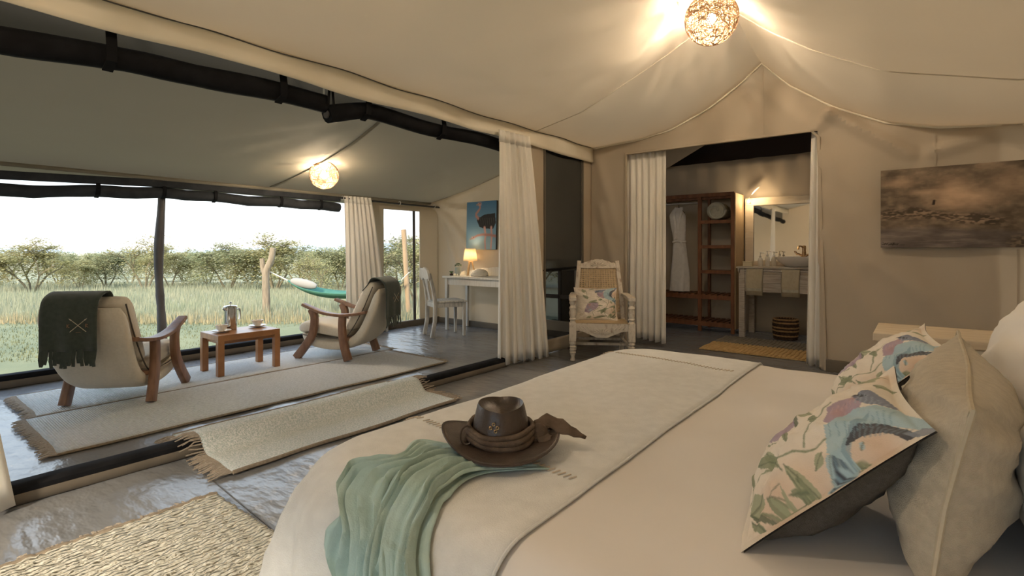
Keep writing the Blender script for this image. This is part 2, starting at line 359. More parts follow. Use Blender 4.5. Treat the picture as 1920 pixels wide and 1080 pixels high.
# ---- inner side wall beside the veranda, with its screened window
WY0, WY1, WZ0, WZ1 = 4.44, 5.22, .14, 2.26
ys = lines(3.72, YE, .06, (WY0, WY1)); zs2 = lines(0, 2.5, .06, (WZ0, WZ1))
m = MB(); m.grid([[(XI - .01 + .02 * (fb(y * 3, z * 2) - .5), y, z) for z in zs2] for y in ys], skip=lambda i, k: WY0 - 1e-3 <= ys[i] < WY1 - 1e-3 and WZ0 - 1e-3 <= zs2[k] < WZ1 - 1e-3)
struct(m.build('wall_left', M['canvas_wall'], solid=.012))
w3 = struct(empty('window_1', (XI, (WY0 + WY1) / 2, 0)))
yc = (WY0 + WY1) / 2
m = MB(); m.grid([[(-.015 + .008 * math.sin(y * 9), y - yc, z) for z in lines(.86, WZ1, .2)] for y in lines(WY0, WY1, .1)]); m.build('blind', M['blind'], w3)
m = MB(); m.grid([[(-.02, y - yc, z) for z in lines(WZ0, .88, .2)] for y in lines(WY0, WY1, .2)]); m.build('screen', M['black_mesh'], w3)
m = MB(); m.tube([(-.03, WY0 - yc - .01, 2.19), (-.032, 0, 2.17), (-.03, WY1 - yc + .01, 2.19)], .055, 10); m.build('rolled_flap', M['black_fabric'], w3)
for nm, y in (('edge_tape', WY0), ('edge_tape', WY1)):
    m = MB(); m.bx(-.006, .012, y - yc - .012, y - yc + .012, WZ0, WZ1); m.build(nm, M['sill_canvas'], w3, bevel=.003)
m = MB(); m.tube([(-.01, -.41, .88), (-.01, .41, .9)], .012, 6); m.build('blind_bar', M['black_fabric'], w3)
# ---- bedroom liner: ridge and sagging slopes
def liner_z(x, y):
    t = max(0, min(1, (y - 4.35) / (YE - 4.35))); t = t * t * (3 - 2 * t)
    z = liner_mid(x) * (1 - t) + liner_wall(x) * t
    if y < 4.35:
        ph = ((4.35 - y) % 2.3) / 2.3; z -= .055 * math.sin(PI * ph) * math.sin(PI * max(0, min(1, abs(x + 1.19) / 1.95)))
    z += .022 * (fb(x * 1.3 + 3, y * 1.1) - .5)
    for a, b, amp, w in (((-1.9, 4.0), (-2.9, 2.9), .018, .05), ((-2.0, 3.7), (-2.95, 2.2), .014, .06), ((-1.7, 4.3), (-2.8, 3.9), .014, .05), ((-2.2, 2.6), (-3.0, 1.0), .012, .07)):
        z -= amp * ridge(x, y, a, b, w)
    return z
lx = lines(-3.1, XH, .07, (-1.19,)); ly = lines(YB, YE - .01, .09, (4.35,))
m = MB(); m.grid([[(x, y, liner_z(x, y)) for y in ly] for x in lx]); liner = struct(m.build('ceiling', M['liner'], solid=.01, off=1, ang=60))
m = MB(); m.tube([(x, YE - .03, liner_z(x, YE - .02) - .004) for x in lines(-3.08, XH, .06, (-1.19,))], .011, 6); struct(m.build('trim_liner_edge', M['liner_hem']))
for nm, sgn in (('trim_liner_seam_a', -1), ('trim_liner_seam_b', 1)):
    m = MB(); m.tube([(x, 4.35 - .12 * ((x + 1.19) / 2) ** 2, liner_z(x, 4.35) - .006) for x in (lines(-3.05, -1.2, .08) if sgn < 0 else lines(-1.18, 1.1, .08))], .005, 5); struct(m.build(nm, M['liner']))
# valance along the veranda eave
va = MB()
va.grid([[(XI + .035 + .012 * math.sin(y * 5 + z * 9) * (1 - k / 5) + .02 * (fb(y * 2, k * .3) - .5), y, z) for k, z in enumerate([2.15 + .05 * (fb(y * .9, 8) - .5) + q * (liner_z(-3.06, y) - 2.15 + .02) / 5 for q in range(6)])] for y in lines(YB, YE - .05, .08)])
struct(va.build('trim_valance', M['liner_hem'], solid=.006))
m = MB(); m.tube([(XI + .045, y, liner_z(-3.06, y) - .004 + .006 * math.sin(y * 7)) for y in lines(YB, YE - .1, .08)], .004, 5); struct(m.build('trim_valance_cord', M['floor_seam']))
# walls outside the picture that close the room
bxs = lines(XO, XH, .5, (-1.9, .95)); bzs = lines(0, 3.2, .4, (.1, 2.1))
m = MB(); m.grid([[(x, YB, z) for z in bzs] for x in bxs], skip=lambda i, k: -1.91 < bxs[i] < .94 and .09 < bzs[k] < 2.09); struct(m.build('wall_back', M['canvas_wall'], solid=.01))
w0 = struct(empty('window_added', (-.475, YB, 0))); m = MB(); m.grid([[(x, 0, z) for z in (.1, 2.1)] for x in (-1.425, 1.425)]); m.build('screen', M['grey_mesh'], w0)  # unseen screened opening, added to let more daylight into the room
m = MB(); m.grid([[(XH, y, z) for z in (0, 2.5)] for y in (YB, YE)]); struct(m.build('wall_right', M['canvas_wall'], solid=.01))
# ---- veranda: sloped canvas, end wall, outer edge
def ver_z(x, y):
    z = 1.79 + (x - XO) * .27; u = max(0, min(1, (x - XO) / (XI - XO)))
    z -= .10 * math.sin(PI * u) * math.sin(PI * max(0, min(1, (y - YB) / (YE - YB)))) * .8
    ds = abs(y - 2.85); z -= .03 * math.sin(PI * u) * math.exp(-(ds / .05) ** 2) * .4
    for a, b, amp, w in (((-3.9, 2.7), (-4.7, 1.8), .014, .04), ((-3.9, 2.7), (-4.9, 2.1), .014, .05), ((-4.0, 2.8), (-5.1, 2.5), .01, .05), ((XO, YE), (-4.6, 4.4), .03, .08), ((XO, YE), (-4.3, 5.0), .02, .06)):
        z += amp * ridge(x, y, a, b, w)
    return z + .015 * (fb(x * 1.2, y * 1.2 + 9) - .5)
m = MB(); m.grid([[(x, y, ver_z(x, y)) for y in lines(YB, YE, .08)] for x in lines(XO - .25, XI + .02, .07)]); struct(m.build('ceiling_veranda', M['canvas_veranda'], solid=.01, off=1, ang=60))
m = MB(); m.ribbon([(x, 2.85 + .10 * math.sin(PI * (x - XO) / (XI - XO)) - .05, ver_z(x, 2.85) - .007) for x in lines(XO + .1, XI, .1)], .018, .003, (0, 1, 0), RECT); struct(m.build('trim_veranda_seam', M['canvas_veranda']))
# end wall of the veranda, canvas pulled towards the corner; a screened window by the bedroom corner
VX0, VX1, VZ0, VZ1 = -3.95, -3.32, .2, .98
def vwall_y(x, z):
    d = 0
    for b, amp in (((-4.9, 1.95), .03), ((-4.7, 1.6), .045), ((-4.9, 1.0), .04), ((-5.2, .6), .03), ((-4.5, 2.2), .02)): d += 1.6 * amp * ridge(x, z, (XO, 1.78), b, .05)
    return YE - d - .015 * (fb(x * 2, z * 2) - .5)
xs3 = lines(XO, XI, .03, (VX0, VX1)); zs3 = lines(0, 2.5, .03, (VZ0, VZ1))
m = MB(); m.grid([[(x, vwall_y(x, z), z) for z in zs3] for x in xs3], flip=True, skip=lambda i, k: (VX0 - 1e-3 <= xs3[i] < VX1 - 1e-3 and VZ0 - 1e-3 <= zs3[k] < VZ1 - 1e-3) or zs3[k] > 1.82 + (xs3[i] - XO) * .27)
struct(m.build('wall_veranda_end', M['canvas_wall'], solid=.012, off=-1))
w4 = struct(empty('window_2', ((VX0 + VX1) / 2, YE, 0)))
m = MB(); m.grid([[(x, .012, z) for z in (VZ0, VZ1)] for x in (-.32, .32)]); m.build('screen', M['black_mesh'], w4)
for x0, x1, z0, z1 in ((-.33, -.28, VZ0, VZ1), (.06, .10, VZ0, VZ1), (-.3, .3, .48, .53), (-.33, .33, VZ1 - .03, VZ1 + .02)):
    m = MB(); m.bx(x0, x1, .0, .03, z0, z1); m.build('frame_bar', M['pole'], w4, bevel=.004)
# outer edge: eave rail, canvas flap, netting rolled up and tied
m = MB(); m.ribbon([(XO + .03, y, interp(y, [-2, .67, 1.8, 3.7], [1.62, 1.695, 1.738, 1.74])) for y in lines(YB, 3.72, .15)], .02, .035, (1, 0, 0), RND); struct(m.build('trim_eave_rail', M['dark_net']))
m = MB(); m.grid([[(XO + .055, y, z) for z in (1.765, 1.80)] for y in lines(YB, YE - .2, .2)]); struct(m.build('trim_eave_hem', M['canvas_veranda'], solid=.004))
ry = [YB + (3.72 - YB) * k / 60 for k in range(61)]
ties = [-.4, .45, 1.28, 1.79, 2.25, 2.95, 3.45]
def roll_z(y):
    d = min(abs(y - t) for t in ties); return interp(y, [-2, .67, 1.8, 3.5], [1.50, 1.578, 1.642, 1.632]) + .012 - .022 * min(1, d / .4) ** 1.2
rolled = empty('rolled_netting', (XO, 1.8, 1.6), 0, 'black insect netting rolled up and tied under the outer veranda eave', 'rolled screen')
m = MB(); m.tube([(.01, y - 1.8, roll_z(y) - 1.6) for y in ry], [.048 + .012 * fb(y * 4, 2) for y in ry], 10); m.build('roll', M['dark_net'], rolled)
for t in ties:
    m = MB(); m.ribbon([(.02, t - 1.8, 1.75 - 1.6), (.065, t - 1.8 + .004, roll_z(t) - 1.6 + .03), (.06, t - 1.8, roll_z(t) - 1.6 - .035), (.0, t - 1.8, roll_z(t) - 1.6 - .06)], .016, .003, (0, 1, 0), RECT); m.build('tie_strap', M['black_fabric'], rolled)
m = MB(); m.grid([[(-.02, y - 1.8, z) for z in (roll_z(y) - 1.6, .135)] for y in ry]); m.build('net', M['grey_mesh'], rolled)
# corner canvas on the outer side with a tall screened window
cy0, cy1 = 4.43, 5.08
ys4 = lines(3.95, YE, .05, (cy0, cy1)); zs4 = lines(0, 1.8, .06, (.08, 1.66))
m = MB(); m.grid([[(XO - .02 * math.sin((y - 3.9) * 2) + .02 * (fb(y * 3, z * 2) - .5), y, z) for z in zs4] for y in ys4], skip=lambda i, k: cy0 - 1e-3 <= ys4[i] < cy1 - 1e-3 and .08 - 1e-3 <= zs4[k] < 1.66 - 1e-3)
struct(m.build('wall_veranda_outer', M['canvas_wall'], solid=.012))
w5 = struct(empty('window_3', (XO, (cy0 + cy1) / 2, 0)))
m = MB(); m.grid([[(-.012, y, z) for z in (.08, 1.66)] for y in (-.33, .22)]); m.build('screen', M['grey_mesh'], w5)
m = MB(); m.ribbon([(.01, .215, .08), (.012, .20, .9), (.01, .195, 1.66)], .022, .004, (0, 1, 0), RECT); m.build('zip_strip', M['pole'], w5)
m = MB(); m.ribbon([(XO + .02, y, .035) for y in lines(3.9, YE, .1)], .02, .045, (1, 0, 0), RND); struct(m.build('baseboard_outer', M['sill_canvas']))
m = MB(); m.ribbon([(x, YE - .03, .035) for x in lines(XO, XI, .1)], .015, .04, (0, 1, 0), RND); struct(m.build('baseboard_veranda_end', M['sill_canvas']))
# veranda pole
po = [(-5.83 + .012 * math.sin(z * 5), 1.80 + .012 * math.sin(z * 3.7 + 1), z) for z in np.linspace(-.35, 1.85, 23)]
m = MB(); m.tube(po, [.037 + .005 * math.sin(z[2] * 7) + (.006 if abs(z[2] - .62) < .06 else 0) for z in po], 12); tag(m.build('veranda_pole', M['pole']), 'weathered dark wooden pole holding up the veranda eave', 'pole')
# ---- screens rolled up under the inner eave
XR = XI - .09
def iroll(name, y0, y1, zf, label, tie):
    e0 = empty(name, (XR, (y0 + y1) / 2, 2.05), 0, label, 'rolled screen'); ym = (y0 + y1) / 2
    yy = lines(y0, y1, .08); m = MB(); m.tube([(.01 * math.sin(y * 6), y - ym, zf(y) - 2.05) for y in yy], [.056 + .014 * (fb(y * 3, 4) - .3) for y in yy], 12); m.build('roll', M['black_fabric'], e0)
    m = MB(); m.tube([(.0, y0 - ym - .012, zf(y0) - 2.05), (0, y0 - ym, zf(y0) - 2.05)], .03, 10); m.build('roll_core', M['pole'], e0)
    m = MB(); m.grid([[(-.03, y - ym, z) for z in (zf(y) - 2.05, .30)] for y in yy]); m.build('net', M['black_mesh'], e0)
    for t in tie:
        m = MB(); m.ribbon([(.02, t - ym, .33), (.075, t - ym, zf(t) - 2.05 + .04), (.075, t - ym, zf(t) - 2.05 - .04), (.0, t - ym, zf(t) - 2.05 - .072)], .022, .004, (0, 1, 0), RECT); m.build('tie_strap', M['black_fabric'], e0)
    return e0
iroll('rolled_screen', YB, 1.95, lambda y: interp(y, [-2.4, .37, .88, 1.61, 2.0], [1.95, 2.025, 2.07, 2.093, 2.10]) + .006 * math.cos((y - .75) * 7), 'long black screen rolled up under the valance, ending at the hanging zip', (-.6, .75, 1.62))
iroll('rolled_screen', 1.965, 3.85, lambda y: 2.03 + .08 * min(1, (y - 1.965) / .3) + .008 * math.sin((y - 2) * 5), 'black screen rolled up under the valance between hanging zip and white curtain', (2.25, 3.0))
z0 = empty('hanging_zip', (XR + .06, 1.955, 2.14), 0, 'open black zip with pale teeth hanging between the two rolled screens', 'zip')
for dy, nm in ((-.02, 'tape'), (.022, 'tape')):
    m = MB(); m.ribbon([(0, 0, .18), (.0, dy * .3, .10), (0, dy, -.06)], .009, .002, (0, 1, 0), RECT); m.build(nm, M['black_fabric'], z0)
m = MB(); m.tube([(.006, 0, .17), (.006, -.003, .10)], .005, 6); m.build('teeth', M['ring'], z0)
# ---- bathroom shell
m = MB()
def bw(x, z): return 7.5 - .02 * fb(x * 6, z * .8) - .025 * math.sin(x * 22) * max(0, (z - 1.7)) - sum(a * ridge(x, z, p, q, .07) for p, q, a in (((-1.2, 2.4), (-.5, 1.6), .03), ((-1.7, 2.3), (-1.2, 1.4), .03)))
m.grid([[(x, bw(x, z), z) for z in lines(0, 2.34, .1)] for x in lines(-3.6, .6, .04)], flip=True); struct(m.build('wall_bathroom_back', M['canvas_wall'], solid=.01, off=-1))
for nm, x in (('wall_bathroom_left', -3.55), ('wall_bathroom_right', .5)):
    m = MB(); m.grid([[(x, y, z) for z in (0, 2.9)] for y in (YE, 7.7)]); struct(m.build(nm, M['canvas_wall'], solid=.01))
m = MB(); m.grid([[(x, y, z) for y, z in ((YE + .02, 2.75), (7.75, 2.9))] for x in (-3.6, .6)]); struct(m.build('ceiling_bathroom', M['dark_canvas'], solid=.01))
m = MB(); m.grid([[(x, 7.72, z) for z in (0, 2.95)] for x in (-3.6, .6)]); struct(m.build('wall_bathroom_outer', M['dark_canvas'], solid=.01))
m = MB(); m.prism([(-3.5, 2.3), (-2.9, 2.32), (-2.3, 2.62), (-3.5, 2.62)], lambda a, b: (a, 7.40, b), lambda a, b: (a, 7.41, b)); struct(m.build('trim_bathroom_drape', M['canvas_wall']))
# ================================================================== OUTSIDE
def ground_z(d): return interp(d, [0, 7, 12, 28, 60, 150, 400], [-.30, -.32, -.37, -.95, -1.6, -1.9, -1.9])
def far(px, d, z=None):
    xc = (px - 960) / FPX * d; s, c = math.sin(YAW), math.cos(YAW); return Vector((-s * d + c * xc, c * d + s * xc, ground_z(d) if z is None else z))
def gmesh(name, d0, d1, mt, nd=30):
    m = MB(); m.grid([[far(px, d) + Vector((0, 0, .03 * (fb(px * .05, d * .7) - .5) if d > 6 else 0)) for d in np.geomspace(d0, d1, nd)] for px in range(-700, 1301, 40)]); return struct(m.build(name, M[mt]))
m = MB(); m.grid([[(x, y, -.31) for y in (-30, 9)] for x in (-9, XO - .02)]); struct(m.build('ground_lawn_near', M['lawn']))
m = MB(); m.grid([[(x, y, -.31) for y in (-30, YB - .02)] for x in (XO - .02, 25)]); struct(m.build('ground_lawn_behind', M['lawn']))
gmesh('ground_lawn', 6.3, 10.4, 'lawn'); gmesh('ground_savanna', 10.3, 60, 'savanna'); gmesh('ground_plain', 59, 600, 'plain', 12)
m = MB(); hx = list(range(-700, 1301, 25))
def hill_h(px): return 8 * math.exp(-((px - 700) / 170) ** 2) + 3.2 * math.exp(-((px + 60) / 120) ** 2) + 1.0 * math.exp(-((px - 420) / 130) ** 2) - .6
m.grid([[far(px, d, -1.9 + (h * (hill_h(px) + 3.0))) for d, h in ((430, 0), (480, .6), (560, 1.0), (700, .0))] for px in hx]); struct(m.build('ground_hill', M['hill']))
def blades(name, n, d0, d1, h0, h1, w, mt, label, px0=-350, px1=1000):
    u = rng.random(n); d = d0 + (d1 - d0) * u ** 1.3; px = rng.uniform(px0, px1, n)
    cl = np.array([fb(a * .03, b * .9) for a, b in zip(px, d)]); h = (h0 + (h1 - h0) * rng.random(n)) * (.55 + .9 * cl); V = []; Fc = []
    for i in range(n):
        b = far(px[i], d[i]); a = rng.uniform(0, PI); lx_, ly_ = math.cos(a), math.sin(a); ln = rng.uniform(-.35, .35) * h[i]; ww = w * (.6 + d[i] / 22)
        V += [(b.x - lx_ * ww, b.y - ly_ * ww, b.z - .02), (b.x + lx_ * ww, b.y + ly_ * ww, b.z - .02), (b.x + ln * ly_, b.y - ln * lx_, b.z + h[i])]; Fc.append((3 * i, 3 * i + 1, 3 * i + 2))
    m = MB(); m.v = [tuple(q) for q in V]; m.f = Fc; return tag(m.build(name, M[mt]), label, 'grass', kind='stuff')
blades('tall_grass', 52000, 10.3, 32, .10, .34, .009, 'grass_blade', 'tall pale savanna grass growing beyond the mown lawn')
blades('dry_grass', 4500, 9.9, 11.0, .08, .26, .008, 'grass_dry', 'straw coloured dry grass along the edge of the lawn')
blades('lawn_grass', 16000, 6.4, 10.3, .015, .045, .010, 'lawn', 'short mown green grass of the lawn')
# ---- acacia bushes
def make_tree(seed, h, w, lf, dense, name='acacia_tree'):
    R = random.Random(seed); g = np.random.default_rng(seed); root = empty(name, (0, 0, 0)); tr = MB(); tips = []
    nst = R.randint(3, 5)
    def grow(p, dr, L, r, lev):
        q = p + dr * L; mid = p + dr * L * .5 + Vector((R.uniform(-.08, .08), R.uniform(-.08, .08), R.uniform(-.02, .06))) * L
        tr.tube([p, mid, q], [r, r * .82, r * .62], 5 if lev else 6, caps=False)
        if lev >= 1: tips.append((q, lev)); tips.append((mid, lev))
        if lev >= 3: tips.append((q + Vector((R.uniform(-.3, .3), R.uniform(-.3, .3), -R.uniform(.2, .6))), lev))
        if lev < 4:
            for k in range(R.randint(2, 3)):
                a = R.uniform(0, 2 * PI); nd = (dr * .7 + Vector((math.cos(a) * .85, math.sin(a) * .85, R.uniform(-.05, .40)))).normalized()
                if lev >= 2: nd.z = nd.z * .45; nd.normalize()
                grow(q, nd, L * R.uniform(.55, .8), r * .6, lev + 1)
    for k in range(nst):
        a = 2 * PI * k / nst + R.uniform(-.4, .4); grow(Vector((math.cos(a) * .06, math.sin(a) * .06, -.05)), Vector((math.cos(a) * .75, math.sin(a) * .75, 1)).normalized(), h * .24, .04 * h / 2.5, 0)
    tr.build('trunk', M['twig'], root)
    zmax = max(t[0].z for t in tips); rmax = max(t[0].to_2d().length for t in tips); V = []; Fc = []
    for q, lev in tips:
        for k in range(dense):
            c = q + Vector((g.normal() * .20, g.normal() * .20, g.normal() * .04 + .02)); s = g.uniform(.016, .036); a = g.uniform(0, 2 * PI); tl = g.uniform(-.5, .5)
            ux = Vector((math.cos(a), math.sin(a), tl * .5)) * s * 1.7; uy = Vector((-math.sin(a), math.cos(a), tl)) * s * .7
            o = len(V); V += [c - ux, c + uy, c + ux, c - uy]; Fc.append((o, o + 1, o + 2, o + 3))
    m = MB(); m.add(V, Fc); m.build('foliage', M[lf], root)
    k = Vector((w / 2 / rmax, w / 2 / rmax, h / zmax))
    k.z *= .86; root.scale = k; return root, k
protos = [make_tree(11, 2.6, 4.0, 'leaf_a', 19), make_tree(12, 2.3, 3.4, 'leaf_b', 19), make_tree(13, 2.8, 3.0, 'leaf_a', 7), make_tree(14, 2.4, 3.8, 'leaf_b', 17), make_tree(18, 2.2, 3.2, 'leaf_a', 20)]
used = [False] * 5
def put_tree(k, px, d, sc, rz, label, group=None, sz=1):
    r, b = protos[k]; o = r if not used[k] else copy_tree(r); used[k] = True
    o.location = far(px, d); o.rotation_euler = (0, 0, rz); o.scale = (b.x * sc, b.y * sc, b.z * sc * sz); tag(o, label, 'tree', group)
TL = [(0, 60, 22, 1.0, 'broad yellow green acacia bush, farthest from the hammock'), (1, 200, 27, .92, 'flat topped acacia tree with a dark bare stem beside the broad yellow green bush'),
      (2, 272, 25, 1.12, 'tall sparse acacia rising above the bushes next to the veranda pole'), (3, 430, 24, 1.05, 'wide spreading acacia behind the coffee pot'), (0, 515, 24, 1.15, 'leafy acacia standing behind the forked trunk'),
      (2, 592, 17.5, .66, 'small open branched acacia behind the hammock'), (1, 640, 23, 1.0, 'round acacia partly hidden by the veranda curtain'), (2, 786, 13.5, .86, 'thin thorny tree close behind the bare post')]
for i, (k, px, d, sc, lb) in enumerate(TL): put_tree(k, px, d, sc, i * 1.3, lb)
R = random.Random(5)
for i, (px, d, k, s_) in enumerate([(-90, 24, 3, 1), (-20, 30, 4, 1), (110, 31, 1, .95), (150, 25, 4, .72), (245, 33, 3, 1), (320, 27, 4, .95), (345, 36, 0, 1), (390, 31, 1, 1), (470, 30, 4, 1.05), (560, 29, 3, 1.1), (610, 33, 0, 1), (690, 26, 4, 1.05), (745, 23, 3, 1.15), (775, 29, 0, 1.2), (830, 24, 4, 1.1), (890, 28, 3, 1.1), (1010, 26, 0, 1.1), (-200, 27, 0, 1), (20, 38, 3, 1), (430, 40, 0, 1.1), (180, 40, 4, 1), (290, 42, 0, 1), (520, 41, 3, 1.1)]):
    put_tree(k, px, d, s_, i * 2.1, 'low grey green acacia bush in the thicket behind the front trees', 'acacia bushes of the far thicket')
# forked trunk, bare post and hammock
b = far(500, 11.2); ft = empty('forked_trunk', b, 0, 'forked bare tree trunk with cut tops that carries the hammock', 'tree trunk')
c_, s_ = math.cos(YAW), math.sin(YAW); RT = Vector((c_, s_, 0))
def rl(a, z): return RT * a + Vector((0, 0, z))
m = MB(); p_ = spline([rl(0, -.05), rl(-.01, .4), rl(-.02, .85), rl(.0, 1.02), rl(.10, 1.25), rl(.14, 1.50)], 20); m.tube(p_, [.085 - .02 * k / 20 for k in range(21)], 10); m.build('main_stem', M['bark'], ft)
m = MB(); p_ = spline([rl(-.0, .82), rl(-.08, 1.05), rl(-.10, 1.27)], 8); m.tube(p_, [.06 - .012 * k / 8 for k in range(9)], 9); m.build('side_stem', M['bark'], ft)
b2 = far(766, 11.6); m = MB(); p_ = [RT * (-.11 * z / 1.9) + Vector((0, 0, z)) for z in np.linspace(-.05, 1.92, 12)]; m.tube(p_, [.055 + .006 * math.sin(k * 2) for k in range(12)], 10); hp = m.build('hammock_post', M['post_wood'], loc=b2); tag(hp, 'pale peeled wooden post standing outside the narrow corner window', 'post')
hm = empty('hammock', far(640, 11.3, .3), 0, 'green fabric hammock slung between trunk and post', 'hammock')
A = []
for i in range(21):
    t = i / 20; row = []
    for j in range(9):
        v = j / 8 * 2 - 1; a = -1.18 + 2.5 * t; sag = -.14 + .26 * (2 * t - 1) ** 2; wd_ = .34 * (1 - (2 * t - 1) ** 4) + .02
        q = RT * a + Vector((-s_, c_, 0)) * (v * wd_); q.z = sag + .14 * (v * v - 1) * (1 - (2 * t - 1) ** 4); row.append(q)
    A.append(row)
m = MB(); m.grid(A); m.build('cloth', M['hammock'], hm, solid=.012)
for a0, a1, z1 in ((-1.18, -1.60, .42), (1.32, 1.50, .4)):
    m = MB(); m.tube([RT * a0 + Vector((0, 0, .12)), RT * a1 + Vector((0, 0, z1 - .1))], .012, 5); m.build('rope', M['cord'], hm)
m = MB(); m.lathe([(max(.001, .10 * math.sin(t) ** .7), -.30 * math.cos(t)) for t in np.linspace(0, PI, 12)], 14, sy=.8); pl = m.build('hammock_pillow', M['hammock_pillow']); pl.location = far(640, 11.3, .3) + RT * -.83 + Vector((0, 0, .05)); pl.rotation_euler = (0, PI / 2 + .22, YAW); tag(pl, 'cream pillow lying at the raised end of the hammock', 'pillow')
# ================================================================== RUGS
def sill_bump(x, h=.09): return h * math.exp(-(((x - XI) / .10) ** 4))
def make_rug(name, x0, x1, y0, y1, zf, mt, label, fr, thick=.010, nx=24, ny=60, wob=.012, edge=True, fl=.07, group=None, tuft=0, amp=0):
    e0 = empty(name, ((x0 + x1) / 2, (y0 + y1) / 2, 0), 0, label, 'rug', group); cx, cy = (x0 + x1) / 2, (y0 + y1) / 2
    def pt(u, v, dz=0):
        x = x0 + (x1 - x0) * u + wob * math.sin(v * 9 + x0) * .6 + wob * (fb(v * 4, x0) - .5) * 2 * (1 if u > .5 else -1); y = y0 + (y1 - y0) * v + wob * (fb(u * 4, y0) - .5) * 2
        a = amp * (fb(x * 60, y * 60, 2) - .5) + .006 * fb(x * 2, y * 3)
        return Vector((x - cx, y - cy, zf(x) + dz + a))
    us = np.linspace(0, 1, nx + 1); v_ = np.linspace(0, 1, ny + 1)
    m = MB(); m.grid([[pt(u, v, thick) for v in v_] for u in us]); m.build('weave', M[mt], e0, solid=thick, off=-1)
    if edge:
        for u in (0, 1):
            m = MB(); m.tube([pt(u, v, thick * .55) for v in v_], thick * .75, 6); m.build('bound_edge', M['rug_edge'], e0)
    R = random.Random(len(label))
    for side in fr:
        m = MB()
        n = int((abs(x1 - x0) if side in 'sn' else abs(y1 - y0)) / .011)
        for k in range(n):
            t = (k + .5) / n + R.uniform(-.003, .003); L = fl * R.uniform(.6, 1.15); j = R.uniform(-.012, .012)
            if side in 'sn':
                v = 0 if side == 's' else 1; b = pt(min(1, max(0, t)), v, thick * .5); sg = -1 if side == 's' else 1; q = b + Vector((j, sg * L, 0)); md = b + Vector((j * .2, sg * L * .5, .004))
            else:
                u = 0 if side == 'w' else 1; b = pt(u, min(1, max(0, t)), thick * .5); sg = -1 if side == 'w' else 1; q = b + Vector((sg * L, j, 0)); md = b + Vector((sg * L * .5, j * .2, .004))
            q.z = zf(q.x + cx) + .006; md.z = max(md.z, zf(md.x + cx) + .007)
            m.tube([b, md, q], [.0045, .004, .003], 4)
        stuff(m.build('fringe', M['fringe'], e0))
    return e0
flat = lambda x: 0.0
make_rug('woven_rug', -5.27, -4.50, .70, 3.58, flat, 'rug_cream', 'cream woven rug lying against the outer sill under both armchairs', 'sn', nx=16)
make_rug('woven_rug', -4.49, -3.58, .64, 3.50, flat, 'rug_cream', 'cream woven rug on the bedroom side of the coffee table legs', 'sn', nx=16)
make_rug('green_flecked_rug', -3.42, -2.62, 1.12, 2.66, sill_bump, 'rug_green', 'short green flecked rug humped over the black inner sill', 'sn', thick=.014, nx=60, fl=.10)
make_rug('braided_rug', -2.44, -1.55, -.9, .97, flat, 'rug_braid', 'thick braided cream rug with fringed side beside the bed', 'w', thick=.018, nx=70, ny=150, fl=.055, amp=.016)
# ribbed bath mats
def ribbed(x0, x1, y0, y1, mt, label, z):
    e0 = empty('bath_mat', ((x0 + x1) / 2, (y0 + y1) / 2, z), 0, label, 'mat'); n = int((x1 - x0) / .042)
    m = MB(); m.bx(x0 - (x0 + x1) / 2, (x1 - x0) / 2, -(y1 - y0) / 2, (y1 - y0) / 2, .001, .006); m.build('backing', M[mt], e0)
    for k in range(n):
        x = -(x1 - x0) / 2 + (k + .5) * (x1 - x0) / n
        m = MB(); m.ribbon([(x + .006 * math.sin(y * 20 + k), y, .010) for y in np.linspace(-(y1 - y0) / 2 - .012, (y1 - y0) / 2 + .012, 9)], .019, .008, (1, 0, 0), rprof(3, .8)); m.build('rib', M[mt], e0)
ribbed(-1.90, -.62, 5.74, 6.24, 'mat_yellow', 'mustard yellow ribbed mat on the bathroom floor', 0); ribbed(-1.90, -.62, 6.27, 6.74, 'mat_grey', 'grey ribbed mat on the floor below the washbasin', 0)
